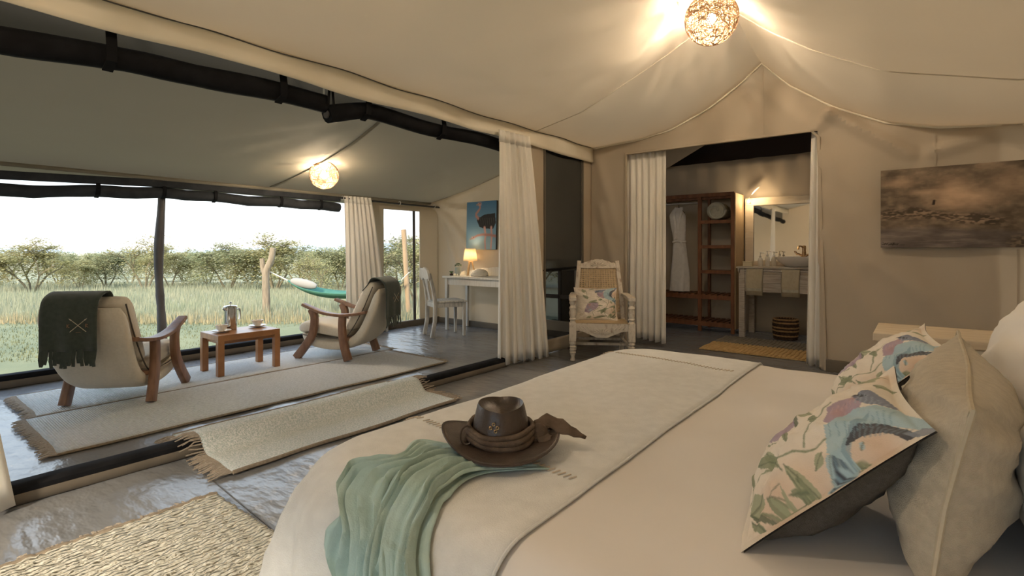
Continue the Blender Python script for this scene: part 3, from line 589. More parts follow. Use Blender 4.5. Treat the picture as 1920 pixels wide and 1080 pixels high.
# ================================================================== ARMCHAIRS
def pad(name, mt, parent, path, w, t, prof=None, n=26, wr=0):
    p = spline([(0, a, b) for a, b in path], n); k = len(p)
    W = [interp(i / (k - 1), np.linspace(0, 1, len(w)), w) for i in range(k)]; T = [interp(i / (k - 1), np.linspace(0, 1, len(t)), t) for i in range(k)]
    for i in range(k):   # round both ends
        s = min(i, k - 1 - i) / 2.5
        if s < 1: f = math.sqrt(max(0, 1 - (1 - s) ** 2)); T[i] *= max(.12, f); W[i] *= .93 + .07 * f
    m = MB(); pr = prof or superell(28, .42)
    def sec(i):
        o = []
        for a, b in pr:
            bb = b * T[i]
            if wr and b > 0: bb += wr * (fb(a * 3 + i * .12, i * .35) - .5) * (1 - a * a)
            o.append((a * W[i], bb))
        return o
    m.sweep(p, sec, (1, 0, 0)); return m.build(name, M[mt], parent, ang=80)
def armchair(name, label, loc, rz):
    e0 = empty(name, loc, rz, label, 'chair')
    pad('shell', 'uphol', e0, [(.36, .235), (.25, .155), (.05, .125), (-.15, .145), (-.31, .25), (-.43, .45), (-.525, .70)], [.205, .215, .22, .22, .23, .246, .248], [.04, .05, .05, .05, .05, .05, .045])
    pad('seat_cushion', 'uphol', e0, [(.40, .275), (.28, .305), (.10, .285), (-.06, .262), (-.17, .27)], [.205, .22, .22, .215, .20], [.05, .065, .065, .06, .05], wr=.03)
    pad('back_cushion', 'uphol', e0, [(-.155, .29), (-.24, .40), (-.33, .56), (-.40, .69), (-.455, .755)], [.205, .218, .228, .233, .222], [.04, .06, .062, .058, .045], wr=.025)
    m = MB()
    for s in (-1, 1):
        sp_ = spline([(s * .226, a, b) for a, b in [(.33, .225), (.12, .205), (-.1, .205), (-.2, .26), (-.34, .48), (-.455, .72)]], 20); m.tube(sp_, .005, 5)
    m.build('dark_seam_line', M['uphol_line'], e0)  # dark line along the joint of cushions and shell
    for s in (-1, 1):
        x = s * .264
        m = MB(); p = spline([(x, .20, .49), (x, .165, .40), (x, .19, .24), (x, .28, .11), (x + s * .005, .37, 0)], 14); m.ribbon(p, [.024] * 15, [.036 + .004 * k / 14 for k in range(15)], (1, 0, 0), RND); m.build('leg', M['chair_wood'], e0)
        m = MB(); p = spline([(x, -.15, .44), (x, -.145, .32), (x, -.16, .17), (x + s * .005, -.215, 0)], 14); m.ribbon(p, [.024] * 15, [.034 + .006 * k / 14 for k in range(15)], (1, 0, 0), RND); m.build('leg', M['chair_wood'], e0)
        m = MB(); p = spline([(x + s * .01, .285, .535), (x + s * .012, .20, .505), (x + s * .01, .05, .458), (x + s * .005, -.13, .44), (x - s * .005, -.30, .455), (x - s * .015, -.40, .475)], 24); m.ribbon(p, [.034 + .006 * math.sin(k / 24 * PI) for k in range(25)], .014, (1, 0, 0), RND); m.build('armrest', M['chair_wood'], e0)
    m = MB(); m.bar((-.26, -.17, .20), (.26, -.17, .20), .03, .04); m.build('stretcher', M['chair_wood'], e0)
    return e0
def rz_of(fx, fy): return math.atan2(-fx, fy)
r1 = rz_of(-.76, .65); r2 = rz_of(-.92, -.40)
L1, L2 = Vector((-4.62, 1.20, .018)), Vector((-4.65, 3.08, .018))
armchair('lounge_armchair', 'cream upholstered lounge armchair with its back to the bed, beside the coffee table', L1, r1)
armchair('lounge_armchair', 'cream upholstered lounge armchair standing in front of the veranda curtain', L2, r2)
def blanket(loc, rz, x0, x1, label, drop, ftop):
    e0 = empty('fringed_blanket', loc, rz, label, 'blanket'); R = random.Random(int(drop * 100))
    path = spline([(0, -.345, ftop), (0, -.40, .735), (0, -.445, .80), (0, -.505, .803), (0, -.575, .765), (0, -.600, .69), (0, -.60, .56), (0, -.595, drop)], 40)
    A = []
    for i in range(15):
        t = i / 14; A.append([Vector((x0 + (x1 - x0) * t, 0, 0)) + p + Vector((0, -.012 * (math.sin(t * 13 + p.z * 3) * max(0, min(1, (.75 - p.z) * 3))), 0)) for p in path])
    m = MB(); m.grid(A); m.build('cloth', M['green_blanket'], e0, solid=.008, off=0)
    m = MB(); n = 19
    for k in range(n):
        t = (k + .5) / n; q = A[min(14, int(t * 14))][-1].copy(); q.x = x0 + (x1 - x0) * t; j = R.uniform(-.012, .012); L = R.uniform(.075, .105)
        m.ribbon([q + Vector((0, 0, .01)), q + Vector((j * .3, -.006, -L * .5)), q + Vector((j, R.uniform(-.01, .01), -L))], .0085, .003, (1, 0, 0), RECT)
    stuff(m.build('fringe', M['green_blanket'], e0))
    # stitched emblem: two crossed spears with letters to either side
    c = Vector((x0 + (x1 - x0) * .68, -.611, .60)); m = MB()
    for s in (-1, 1):
        m.tube([c + Vector((-s * .045, 0, -.035)), c + Vector((s * .03, 0, .032))], .0022, 5)
        m.prism([(0, 0), (.006, .012), (0, .026), (-.006, .012)], lambda a, b: (c.x + s * (.03 + b * .8) + a * .6, c.y, c.z + .032 + b * .7 - s * a * .3), lambda a, b: (c.x + s * (.03 + b * .8) + a * .6, c.y - .002, c.z + .032 + b * .7 - s * a * .3))
    m.build('spear_emblem', M['thread_pale'], e0)
    m = MB(); 
    for a, b in (((-.06, .0), (-.06, .022)), ((-.06, .011), (-.047, .022)), ((-.06, .011), (-.047, 0)), ((.042, .0), (.042, .022)), ((.042, .022), (.054, .018)), ((.054, .018), (.042, .011)), ((.042, .011), (.056, 0)), ((-.012, -.03), (.014, -.03))):
        m.tube([c + Vector((a[0], 0, a[1] - .008)), c + Vector((b[0], 0, b[1] - .008))], .0016, 4)
    stuff(m.build('embroidered_letters', M['thread'], e0))
blanket(L1, r1, -.18, .135, 'dark green fringed blanket with stitched emblem on the armchair with its back to the bed', .44, .66)
blanket(L2, r2, -.235, .06, 'dark green fringed blanket hanging behind the armchair by the veranda curtain', .42, .68)
# ================================================================== COFFEE TABLE AND COFFEE
ct = empty('coffee_table', (-4.855, 2.135, .012), 0, 'low rectangular coffee table of reddish wood between the two armchairs', 'table')
m = MB(); m.bx(-.19, .19, -.27, .27, .30, .352); m.build('tabletop', M['table_wood'], ct, bevel=.004)
for sx in (-1, 1):
    for sy in (-1, 1):
        m = MB(); m.box((sx * .165, sy * .245, .152), (.052, .052, .304)); m.build('leg', M['table_wood'], ct, bevel=.003)
m = MB(); m.bx(-.15, .15, -.235, .235, .27, .302); m.build('apron', M['table_wood'], ct)
TZ = .012 + .353
def cup(x, y, rz, label):
    e0 = empty('coffee_cup', (x, y, TZ), rz, label, 'cup')
    m = MB(); m.lathe([(.0, .002), (.03, .002), (.062, .008), (.078, .016), (.079, .019), (.06, .013), (.03, .008), (0, .008)], 28); m.build('saucer', M['china'], e0)
    m = MB(); m.lathe([(0, .010), (.024, .010), (.027, .016), (.040, .032), (.049, .058), (.051, .064), (.047, .062), (.037, .032), (.02, .02), (0, .018)], 28); m.build('bowl', M['china'], e0)
    m = MB(); m.tube([(.044 + .024 * math.sin(t), 0, .038 + .019 * math.cos(t)) for t in np.linspace(.1, PI - .1, 10)], .0042, 6); m.build('handle', M['china'], e0)
cup(-4.86, 1.97, 2.9, 'cream cup on its saucer at the table end by the armchair with emblem blanket')
cup(-4.93, 2.32, 2.6, 'cream cup on its saucer at the table end by the curtain')
fp = empty('coffee_press', (-4.965, 2.09, TZ), .3, 'brushed steel coffee press pot on the low wooden table', 'coffee pot')
m = MB(); m.lathe([(0, 0), (.052, 0), (.054, .006), (.054, .19), (.056, .197), (.056, .203)], 32); m.build('body', M['steel'], fp)
m = MB(); m.lathe([(.058, .203), (.059, .211), (.05, .219), (.02, .223), (0, .224)], 32); lid = m.build('lid', M['steel'], fp)
m = MB(); m.lathe([(.003, .22), (.003, .236), (.012, .24), (.013, .247), (.006, .252), (0, .253)], 14); m.build('plunger_knob', M['steel'], fp)
m = MB(); m.ribbon([(0, -.05, .185), (0, -.072, .200), (0, -.08, .203)], [.018, .012, .006], [.012, .006, .003], (1, 0, 0), RND); m.build('spout', M['steel'], fp)
m = MB(); m.ribbon(spline([(.0, .05, .178), (0, .085, .182), (0, .098, .172), (0, .100, .12), (0, .096, .08)], 14), .009, .005, (1, 0, 0), RND); m.build('handle', M['steel'], fp)
# ================================================================== DESK CORNER
dk = empty('writing_desk', (-4.55, 5.19, 0), 0, 'white wooden writing desk with a raised back edge against the veranda end wall', 'desk')
m = MB(); m.prism([(-.58, -.26), (.58, -.26), (.58, .22), (-.55, .22), (-.6, .12)], lambda a, b: (a, b, .712), lambda a, b: (a, b, .737)); m.build('desktop', M['desk_white'], dk, bevel=.004)
m = MB(); m.bx(-.53, .53, -.22, -.195, .62, .712); m.bx(-.53, -.505, -.2, .19, .62, .712); m.build('apron', M['desk_white'], dk, bevel=.002)
for x in (-.53, .53):
    for y in (-.215, .19):
        m = MB(); m.box((x, y, .356), (.045, .045, .712), taper=.8); m.build('leg', M['desk_white'], dk, bevel=.003)
m = MB()
out = [(-.58, .737), (.58, .737), (.58, .80), (0, .86), (-.35, .83), (-.5, .79), (-.58, .77)]
m.prism(out, lambda a, b: (a, .205, b), lambda a, b: (a, .225, b)); m.prism([(-.10, .737), (.2, .737), (.2, .80), (.08, .775), (-.06, .76)], lambda a, b: (-.59, a, b), lambda a, b: (-.57, a, b)); m.build('gallery', M['desk_white'], dk, bevel=.003)
DZ = .738
wc = empty('desk_chair', (-4.79, 4.67, 0), rz_of(.43, .9), 'small white painted chair with a scrolled crest, drawn up to the desk', 'chair')
for x in (-.165, .165):
    m = MB(); m.box((x, .19, .215), (.04, .04, .43), taper=.85); m.build('leg', M['desk_grey'], wc, bevel=.003)
    m = MB(); m.ribbon([(x, -.235, 0), (x, -.20, .2), (x, -.195, .42), (x * .98, -.22, .60), (x * .93, -.265, .80)], .019, [.024, .024, .024, .021, .018], (1, 0, 0), RND); m.build('back_leg', M['desk_grey'], wc)
m = MB(); m.prism([(-.175, -.20), (.175, -.20), (.20, .215), (-.20, .215)], lambda a, b: (a, b, .43), lambda a, b: (a, b, .452)); m.build('seat', M['desk_grey'], wc, bevel=.005)
m = MB(); m.bx(-.15, .15, .18, .2, .37, .43); m.bx(-.16, .16, -.205, -.185, .37, .43); m.bx(-.172, -.152, -.19, .19, .37, .43); m.bx(.152, .172, -.19, .19, .37, .43); m.build('seat_rail', M['desk_grey'], wc, bevel=.002)
cr = [(-.19, .755), (-.16, .70), (-.10, .735), (0, .71), (.10, .735), (.16, .70), (.19, .755), (.18, .82), (.13, .865), (.06, .855), (0, .88), (-.06, .855), (-.13, .865), (-.18, .82)]
m = MB(); m.prism(cr, lambda a, b: (a, -.245 - (b - .75) * .2 - a * a * .5, b), lambda a, b: (a, -.275 - (b - .75) * .2 - a * a * .5, b)); m.build('crest', M['desk_white'], wc, bevel=.004)
m = MB(); m.prism([(-.05, .46), (.05, .46), (.035, .60), (.06, .73), (-.06, .73), (-.035, .60)], lambda a, b: (a, -.205 - (b - .45) * .19, b), lambda a, b: (a, -.22 - (b - .45) * .19, b)); m.build('splat', M['desk_grey'], wc, bevel=.003)
lp = empty('table_lamp', (-4.90, 5.25, DZ), .4, 'small lit table lamp with a white shade on wooden tripod legs', 'lamp')
for k in range(3):
    a = k * 2 * PI / 3 + .3; m = MB(); m.ribbon([(.02 * math.cos(a), .02 * math.sin(a), .205), (.075 * math.cos(a), .075 * math.sin(a), 0)], .013, .009, (-math.sin(a), math.cos(a), 0), RND); m.build('leg', M['lamp_wood'], lp)
m = MB(); m.lathe([(.03, .19), (.03, .22), (.012, .225), (.012, .25)], 14); m.build('socket', M['lamp_wood'], lp)
m = MB(); m.lathe([(.098, .20), (.085, .30), (.072, .375)], 28, cap=False); m.build('shade', M['shade'], lp, solid=.003)
m = MB(); m.lathe([(max(.001, .028 * math.sin(t)), .285 - .03 * math.cos(t)) for t in np.linspace(0, PI, 9)], 12); m.build('bulb', M['bulb'], lp)
ld = bpy.data.lights.new('table_lamp_light', 'POINT'); ld.energy = 2.2; ld.color = (1, .72, .42); ld.shadow_soft_size = .03; lo = bpy.data.objects.new('light', ld); COL.objects.link(lo); lo.parent = lp; lo.location = (0, 0, .285)
pp = empty('potted_plant', (-5.03, 5.14, DZ), 0, 'little leafy plant in a grey green pot on short feet', 'plant')
m = MB(); m.lathe([(0, .025), (.036, .025), (.042, .04), (.043, .115), (.038, .115), (.036, .10), (0, .10)], 20); m.build('pot', M['pot'], pp)
for k in range(3):
    a = k * 2.1; m = MB(); m.tube([(.028 * math.cos(a), .028 * math.sin(a), .0), (.026 * math.cos(a), .026 * math.sin(a), .03)], .007, 6); m.build('foot', M['pot'], pp)
m = MB(); R = random.Random(2)
for k in range(60):
    a = R.uniform(0, 6.28); b = R.uniform(.1, 1.4); c = Vector((math.cos(a) * math.sin(b) * .05, math.sin(a) * math.sin(b) * .05, .12 + .045 * math.cos(b))); s = .014
    m.add([c + Vector((-s, 0, 0)), c + Vector((0, -s * .7, .006)), c + Vector((s, 0, .004)), c + Vector((0, s * .7, .010))], [(0, 1, 2, 3)])
stuff(m.build('foliage', M['plant'], pp))
sc_ = empty('succulent', (-5.10, 5.08, DZ), 0, 'tiny dark succulent beside the grey green pot', 'plant')
m = MB(); m.lathe([(0, 0), (.022, 0), (.026, .02), (.022, .03), (0, .03)], 12); m.build('bowl', M['wicker_dark'], sc_)
m = MB()
for k in range(14):
    a = k * 2.4; r = .012 + .0016 * k; c = Vector((0, 0, .03)); m.ribbon([c, c + Vector((math.cos(a) * r * .7, math.sin(a) * r * .7, .02)), c + Vector((math.cos(a) * r, math.sin(a) * r, .03))], [.006, .008, .001], .003, (-math.sin(a), math.cos(a), 0), RND)
stuff(m.build('leaves', M['plant'], sc_))
bs = empty('woven_bowl', (-4.70, 5.22, DZ), 0, 'pale coiled woven bowl lying upside down on the desk beside the lamp', 'bowl')
for k in range(8):
    t = k / 7 * PI / 2; r = .115 * math.cos(t) + .012; m = MB(); m.tube([(r * math.cos(a), r * math.sin(a) * .8, .012 + .075 * math.sin(t) + .004 * math.sin(a * 9 + k)) for a in np.linspace(0, 2 * PI, 33)[:-1]], .0105, 6, closed=True); m.build('coil', M['stone_white'], bs)
# ================================================================== CARVED CHAIR
cc = empty('carved_armchair', (-2.425, 4.485, 0), rz_of(.536, -.844), 'distressed white carved wooden armchair with cane back, under the dark window', 'chair')
def turned(m, x, y, segs):
    for z0, z1, prof in segs: m.lathe([(r, z0 + (z1 - z0) * t) for r, t in prof], 12, c=(x, y, 0))
for s in (-1, 1):
    x = s * .285
    m = MB(); turned(m, x, 0, [(0, .10, [(.020, 0), (.026, .1), (.022, .25), (.018, .45), (.028, .8), (.033, .9), (.024, 1)]), (.10, .20, [(.026, 0), (.034, .15), (.026, .3), (.034, .45), (.024, .55), (.036, .75), (.03, 1)])])
    m.box((x, 0, .29), (.068, .068, .18)); m.build('front_leg', M['distressed'], cc, bevel=.003)
    m = MB(); turned(m, x, 0, [(.38, .60, [(.032, 0), (.022, .08), (.034, .16), (.026, .22), (.036, .45), (.028, .58), (.036, .66), (.022, .78), (.034, .88), (.03, 1)])]); m.build('arm_post', M['distressed'], cc)
    m = MB(); m.ribbon([(x, .045, .615), (x, -.2, .62), (x * .93, -.46, .625)], .036, .017, (1, 0, 0), RND); m.build('armrest', M['distressed'], cc)
    m = MB(); m.ribbon([(s * .255, -.62, 0), (s * .25, -.50, .18), (s * .245, -.40, .36), (s * .235, -.50, .62), (s * .205, -.63, .97)], .022, .026, (1, 0, 0), RND); m.build('back_post', M['distressed'], cc)
    m = MB(); m.bar((x * .95, -.02, .33), (s * .245, -.42, .33), .03, .07); m.build('side_rail', M['distressed'], cc, bevel=.003)
    m = MB(); m.bar((x * .95, -.02, .14), (s * .25, -.52, .14), .025, .03); m.build('side_stretcher', M['distressed'], cc)
m = MB(); m.prism([(-.255, .375), (-.255, .30), (-.19, .295), (-.12, .265), (-.05, .235), (.05, .235), (.12, .265), (.19, .295), (.255, .30), (.255, .375)], lambda a, b: (a, .012, b), lambda a, b: (a, -.02, b)); ap = m.build('apron', M['distressed'], cc, bevel=.003)
m = MB()
for k in range(9):   # carved sunburst
    a = PI * (.5 + k) / 9; m.tube([(.02 * math.cos(a), .014, .275 + .012 * math.sin(a)), (.06 * math.cos(a), .018, .275 + .04 * math.sin(a)), (.09 * math.cos(a), .014, .275 + .06 * math.sin(a))], [.003, .007, .002], 6)
for s in (-1, 1):
    for k in range(3): m.tube([(s * (.12 + k * .035), .014, .315), (s * (.14 + k * .035), .018, .335), (s * (.15 + k * .035), .014, .355)], [.003, .006, .002], 6)
stuff(m.build('carving', M['distressed'], ap))
m = MB(); m.bx(-.26, .26, -.43, .01, .355, .375); m.build('seat', M['cane'], cc)
def bk(a, b): # back plane: a across, b up 0..1
    y = -.40 - .23 * b; return Vector((a, y, .36 + .61 * b))
m = MB(); cr = [(-.205, .88)] + [(-.19 + .38 * k / 16, .965 + .075 * math.sin(PI * k / 16) ** 1.5 + .008 * math.sin(k * 2.4)) for k in range(17)] + [(.205, .88)]
m.prism(cr, lambda a, b: bk(a, b) + Vector((0, .022, 0)), lambda a, b: bk(a, b) + Vector((0, -.016, 0))); top = m.build('crest', M['distressed'], cc, bevel=.003)
m = MB()
for k in range(7):
    a = PI * (.5 + k) / 7; q = bk(.03 * math.cos(a), .92 + .015 * math.sin(a)); w_ = bk(.095 * math.cos(a), .925 + .075 * math.sin(a)); m.tube([q + Vector((0, .024, 0)), (q + w_) / 2 + Vector((0, .029, 0)), w_ + Vector((0, .024, 0))], [.004, .008, .002], 6)
stuff(m.build('carving', M['distressed'], top))
m = MB(); m.bar(bk(-.24, .08), bk(.24, .08), .05, .03, (0, .3, 1)); m.build('lower_rail', M['distressed'], cc)
m = MB(); 
for k in range(16):
    a = -.2 + .4 * k / 15; m.ribbon([bk(a * 1.12, .08), bk(a * .97, .89)], .0075, .0016, (1, 0, 0), RECT)
for k in range(24):
    b = .09 + .79 * k / 23; hw = .232 - .035 * b; m.ribbon([bk(-hw, b) + Vector((0, .002, 0)), bk(hw, b) + Vector((0, .002, 0))], .0065, .0016, (0, -.35, .94), RECT)
stuff(m.build('cane_panel', M['cane'], cc))
m = MB(); m.bar((-.25, -.50, .14), (.25, -.50, .14), .025, .03); m.bar((-.27, -.2, .14), (.27, -.2, .14), .025, .028); m.build('stretcher', M['distressed'], cc)
# ================================================================== BATHROOM
wr = empty('open_wardrobe', (-2.46, 7.22, 0), 0, 'open reddish brown wardrobe rack with hanging rail and slatted shelves', 'wardrobe')
def wx(x): return x + 2.46
for x in (-3.08, -2.31, -1.885):
    for y in (-.20, .20):
        m = MB(); m.box((wx(x), y, .925), (.045 if y < 0 else .035, .045, 1.85)); m.build('post', M['wardrobe'], wr, bevel=.003)
for z in (1.835,):
    for y in (-.2, .2):
        m = MB(); m.bx(wx(-3.08), wx(-1.865), y - .024, y + .024, z - .03, z + .02); m.build('top_rail', M['wardrobe'], wr, bevel=.003)
for z in (1.487, 1.156, .82):
    m = MB(); m.bx(wx(-2.29), wx(-1.90), -.215, .2, z - .022, z); m.build('shelf', M['wardrobe'], wr, bevel=.002)
    m = MB(); m.bx(wx(-2.29), wx(-1.90), -.228, -.2, z - .04, z + .004); m.build('shelf_lip', M['wardrobe'], wr, bevel=.002)
for z in (.49, .13):
    m = MB(); m.bx(wx(-3.08), wx(-1.87), -.225, -.19, z - .055, z); m.build('shelf_rail', M['wardrobe'], wr, bevel=.002)
    m = MB(); m.bx(wx(-3.08), wx(-1.87), .18, .21, z - .055, z); m.build('shelf_rail', M['wardrobe'], wr, bevel=.002)
    k = 0; x = -3.03
    while x < -1.92:
        if abs(x + 2.31) > .03:
            m = MB(); m.bx(wx(x), wx(x + .045), -.2, .2, z, z + .014); m.build('slat', M['wardrobe'], wr)
        x += .075
m = MB(); m.bx(wx(-1.862), wx(-1.85), -.21, .22, .06, 1.84); m.build('side_panel', M['side_board'], wr, bevel=.002)
m = MB(); m.tube([(wx(-3.08), -.12, 1.74), (wx(-2.31), -.12, 1.74)], .016, 10); m.build('hanging_rail', M['rod_pale'], wr)
m = MB(); m.lathe([(.03, -.01), (.03, .01)], 12); q = m.build('rail_bracket', M['brass'], wr, (wx(-2.335), -.12, 1.74), (0, PI / 2, 0))
hg = empty('coat_hanger', (-2.63, 7.10, 1.74), 0, 'dark wire coat hanger on the wardrobe rail carrying the robe', 'hanger')
m = MB(); m.tube([(.0, .016 * math.cos(t), .016 * math.sin(t)) for t in np.linspace(-2.2, 2.6, 12)] , .003, 5); m.build('hook', M['black_fabric'], hg)
m = MB(); m.tube([(-.08, 0, -.13), (-.02, 0, -.055), (0, 0, -.045), (.02, 0, -.055), (.08, 0, -.13)], .006, 6); m.tube([(0, 0, -.045), (0, 0, -.015)], .003, 5); m.build('shoulders', M['black_fabric'], hg)
rb = empty('bath_robe', (-2.63, 7.10, .52), 0, 'white towelling bathrobe with tied belt hanging in the wardrobe', 'robe')
zz = np.linspace(0, 1.17, 40); A = []
for z in zz:
    w_ = interp(z, [0, .3, .62, .70, .9, 1.06, 1.13, 1.17], [.135, .12, .095, .08, .105, .115, .07, .03]); d_ = interp(z, [0, .6, .7, .95, 1.1, 1.17], [.075, .06, .05, .06, .05, .025]); row = []
    for k in range(36):
        t = 2 * PI * k / 36; f = 1 + .14 * math.sin(t * 5 + 1) * max(0, 1 - z / .75) + .05 * math.sin(t * 3 + z * 9)
        row.append((w_ * math.cos(t) * f + .018 * math.sin(z * 4), d_ * math.sin(t) * f, z))
    A.append(row)
m = MB(); m.grid([[A[j][i] for j in range(40)] for i in range(36)], wrapu=True); m.build('body', M['robe'], rb, ang=80)
for s in (-1, 1):
    m = MB(); m.ribbon(spline([(s * .035, .0, 1.17), (s * .05, -.055, 1.08), (s * .02, -.072, .92), (-.02 + s * .012, -.066, .72)], 12), [.02 - .006 * k / 12 for k in range(13)], .007, (1, .3, 0), RND); m.build('collar', M['robe'], rb)
m = MB(); m.tube([(.085 * math.cos(t) + .005, .062 * math.sin(t), .69 + .006 * math.sin(3 * t)) for t in np.linspace(0, 2 * PI, 24)[:-1]], .013, 7, closed=True); m.tube(spline([(.05, -.06, .69), (.085, -.07, .62), (.09, -.065, .54), (.07, -.06, .60), (.05, -.06, .68)], 14), .010, 6); m.build('belt', M['robe'], rb)
tr = empty('rolled_towel', (-2.10, 7.15, 1.487 + .13), 0, 'thick sage bath towel rolled up on the top wardrobe shelf', 'towel')
sp_ = [((.018 + .0175 * t / 1.0) * math.cos(t), 0, (.018 + .0175 * t) * math.sin(t) * .94) for t in np.linspace(0, 6.35, 70)]
m = MB(); A = []
for y in (-.15, -.145, .13, .15): A.append([(q[0], y, q[2]) for q in sp_])
m.grid(A); m.build('spiral', M['towel_roll'], tr, solid=.030, ang=80)
m = MB(); m.lathe([(.001, -.09), (.115, -.09), (.122, -.08), (.122, .12), (.1, .14), (.001, .14)], 24, sy=.94); m.build('core', M['towel_roll'], tr, rot=(PI / 2, 0, 0))
# vanity
vn_ = empty('vanity_table', (-1.20, 7.13, 0), 0, 'whitewashed wooden vanity table in the bathroom', 'table')
m = MB(); m.bx(-.60, .62, -.29, .27, .865, .887); m.build('tabletop', M['vanity_wood'], vn_, bevel=.004)
for z0, z1 in ((.80, .862), (.69, .797), (.575, .687)):
    m = MB(); m.bx(-.55, .58, -.265, -.245, z0, z1); m.build('apron_board', M['vanity_wood'], vn_, bevel=.003)
    m = MB(); m.bx(-.56, -.54, -.25, .25, z0, z1); m.build('side_board', M['vanity_wood'], vn_, bevel=.003)
for x in (-.535, .565):
    for y in (-.245, .235):
        m = MB(); m.box((x, y, .43), (.07, .07, .865)); m.build('leg', M['vanity_wood'], vn_, bevel=.004)
m = MB(); m.prism([(-.58, .865), (-.58, .83), (-.57, .81), (-.555, .80), (-.555, .865)], lambda a, b: (a, -.28, b), lambda a, b: (a, -.21, b)); m.build('corner_bracket', M['vanity_wood'], vn_)
m = MB(); m.tube([(-.5, -.282, .838), (.55, -.282, .838)], .007, 8); m.build('towel_rail', M['rod_pale'], vn_)
def hand_towel(x, label, w=.19, L=.31):
    e0 = empty('hand_towel', (x, 6.845, .845), 0, label, 'towel'); p = [(0, .012, -.25)] + [(0, .012, -.10), (0, .012, -.01)] + [(0, -.0 + .013 * math.cos(t), .0 + .013 * math.sin(t)) for t in np.linspace(.2, PI - .2, 6)] + [(0, -.014, -.06), (0, -.018, -.18), (0, -.014, -L)]
    A = [[Vector((-w / 2 + w * k / 10 + .006 * math.sin(q[2] * 15 + 1), q[1] - .003 * math.sin(k * 1.3 + q[2] * 8), q[2])) for q in p] for k in range(11)]
    m = MB(); m.grid(A); m.build('cloth', M['towel'], e0, solid=.008)
    m = MB(); m.ribbon([(-w / 2 + .01, -.024, -L + .07), (w / 2 - .01, -.024, -L + .07)], .002, .016, (0, 1, 0), RECT); m.build('woven_band', M['towel_roll'], e0)
hand_towel(-1.585, 'tan hand towel hanging at the corner of the vanity beside the wardrobe'); hand_towel(-1.185, 'tan hand towel hanging on the vanity rail below the washbasin')
VZ = .888
bn = empty('wash_basin', (-1.16, 7.12, VZ), 0, 'round white vessel basin standing on the vanity', 'basin')
m = MB(); m.lathe([(0, .0), (.12, .0), (.135, .008), (.20, .06), (.245, .115), (.248, .122), (.236, .118), (.19, .06), (.12, .02), (0, .016)], 40); m.build('bowl', M['ceramic'], bn)
m = MB(); m.lathe([(0, .017), (.02, .017), (.02, .021), (0, .022)], 14); m.build('drain', M['faucet'], bn)
fc = empty('basin_tap', (-1.13, 7.37, VZ), 0, 'copper toned crosshead basin tap behind the bowl', 'tap')
m = MB(); m.lathe([(.032, 0), (.032, .01), (.018, .02), (.016, .12), (.02, .13), (.014, .2), (.017, .24), (.013, .26), (0, .265)], 16); m.build('column', M['faucet'], fc)
m = MB(); m.tube(spline([(0, 0, .235), (-.02, -.06, .255), (-.03, -.13, .25), (-.032, -.16, .215)], 12), .011, 8); m.build('spout', M['faucet'], fc)
for s in (-1, 1):
    m = MB(); m.tube([(0, 0, .12), (s * .05, 0, .15), (s * .085, 0, .165)], .009, 8); arm = m.build('valve', M['faucet'], fc)
    m = MB(); c = Vector((s * .09, 0, .168)); m.tube([c + Vector((0, -.03, 0)), c + Vector((0, .03, 0))], .006, 6); m.tube([c + Vector((-s * .015, 0, -.026)), c + Vector((s * .015, 0, .026))], .006, 6); m.build('cross_handle', M['faucet'], arm)
for i, (x, y, h, lb) in enumerate(((-1.555, 7.02, .13, 'glass soap dispenser with pump, first from the wardrobe end of the vanity'), (-1.48, 7.05, .15, 'glass soap dispenser with pump in the middle of the three'), (-1.42, 7.12, .14, 'glass soap dispenser with pump beside the washbasin'))):
    e0 = empty('soap_dispenser', (x, y, VZ), .5 * i, lb, 'bottle', 'soap dispensers on the vanity')
    m = MB(); m.lathe([(0, 0), (.026, 0), (.03, .006), (.03, h * .6), (.024, h * .78), (.012, h * .86), (.012, h * .92), (0, h * .92)], 18); m.build('bottle', M['bottle'], e0)
    m = MB(); m.lathe([(.015, h * .9), (.015, h), (.006, h + .004), (.005, h + .035), (.012, h + .037), (.012, h + .045), (0, h + .047)], 14); m.ribbon([(0, 0, h + .04), (.04, 0, h + .041), (.045, 0, h + .034)], .006, .004, (0, 1, 0), RND); m.build('pump', M['pump'], e0)
sb = empty('soap_tray', (-1.69, 6.98, VZ), 0, 'small tan soap box on the corner of the vanity', 'box')
m = MB(); m.bx(-.055, .055, -.04, .04, 0, .052); m.build('body', M['soap_box'], sb, bevel=.004)
m = MB(); m.bx(-.058, .058, -.043, .043, .052, .062); m.build('lid', M['soap_box'], sb, bevel=.003)
mi = empty('wall_mirror', (-1.30, 7.42, VZ), 0, 'mirror in a wide pale wooden frame standing behind the washbasin', 'mirror')
for nm, x0, x1, z0, z1 in (('frame_side', -.53, -.425, 0, .905), ('frame_side', .50, .60, 0, .905), ('frame_top', -.53, .60, .80, .905), ('frame_bottom', -.425, .50, 0, .06)):
    m = MB(); m.bx(x0, x1, -.025 if nm != 'frame_top' else -.027, .02, z0, z1); m.build(nm, M['mirror_frame'], mi, bevel=.006)
m = MB(); m.bx(-.43, .51, -.003, .005, .05, .81); m.build('mirror_glass', M['mirror'], mi)
cl = empty('mirror_lamp', (-1.755, 7.37, 1.77), 0, 'small lit clip lamp with a leaf shaped reflector on the mirror frame', 'lamp')
m = MB(); m.tube(spline([(0, .0, -.05), (-.01, -.04, -.02), (.0, -.06, .03), (.03, -.05, .06)], 10), .004, 5); m.build('arm', M['wire'], cl)
m = MB(); m.grid([[(.02 + .11 * t + .0 , -.05 + s * .03 * math.sin(PI * t), .05 + .11 * t + .012 * abs(s)) for t in np.linspace(0, 1, 9)] for s in (-1, 0, 1)]); m.build('reflector', M['stone_white'], cl, solid=.003)
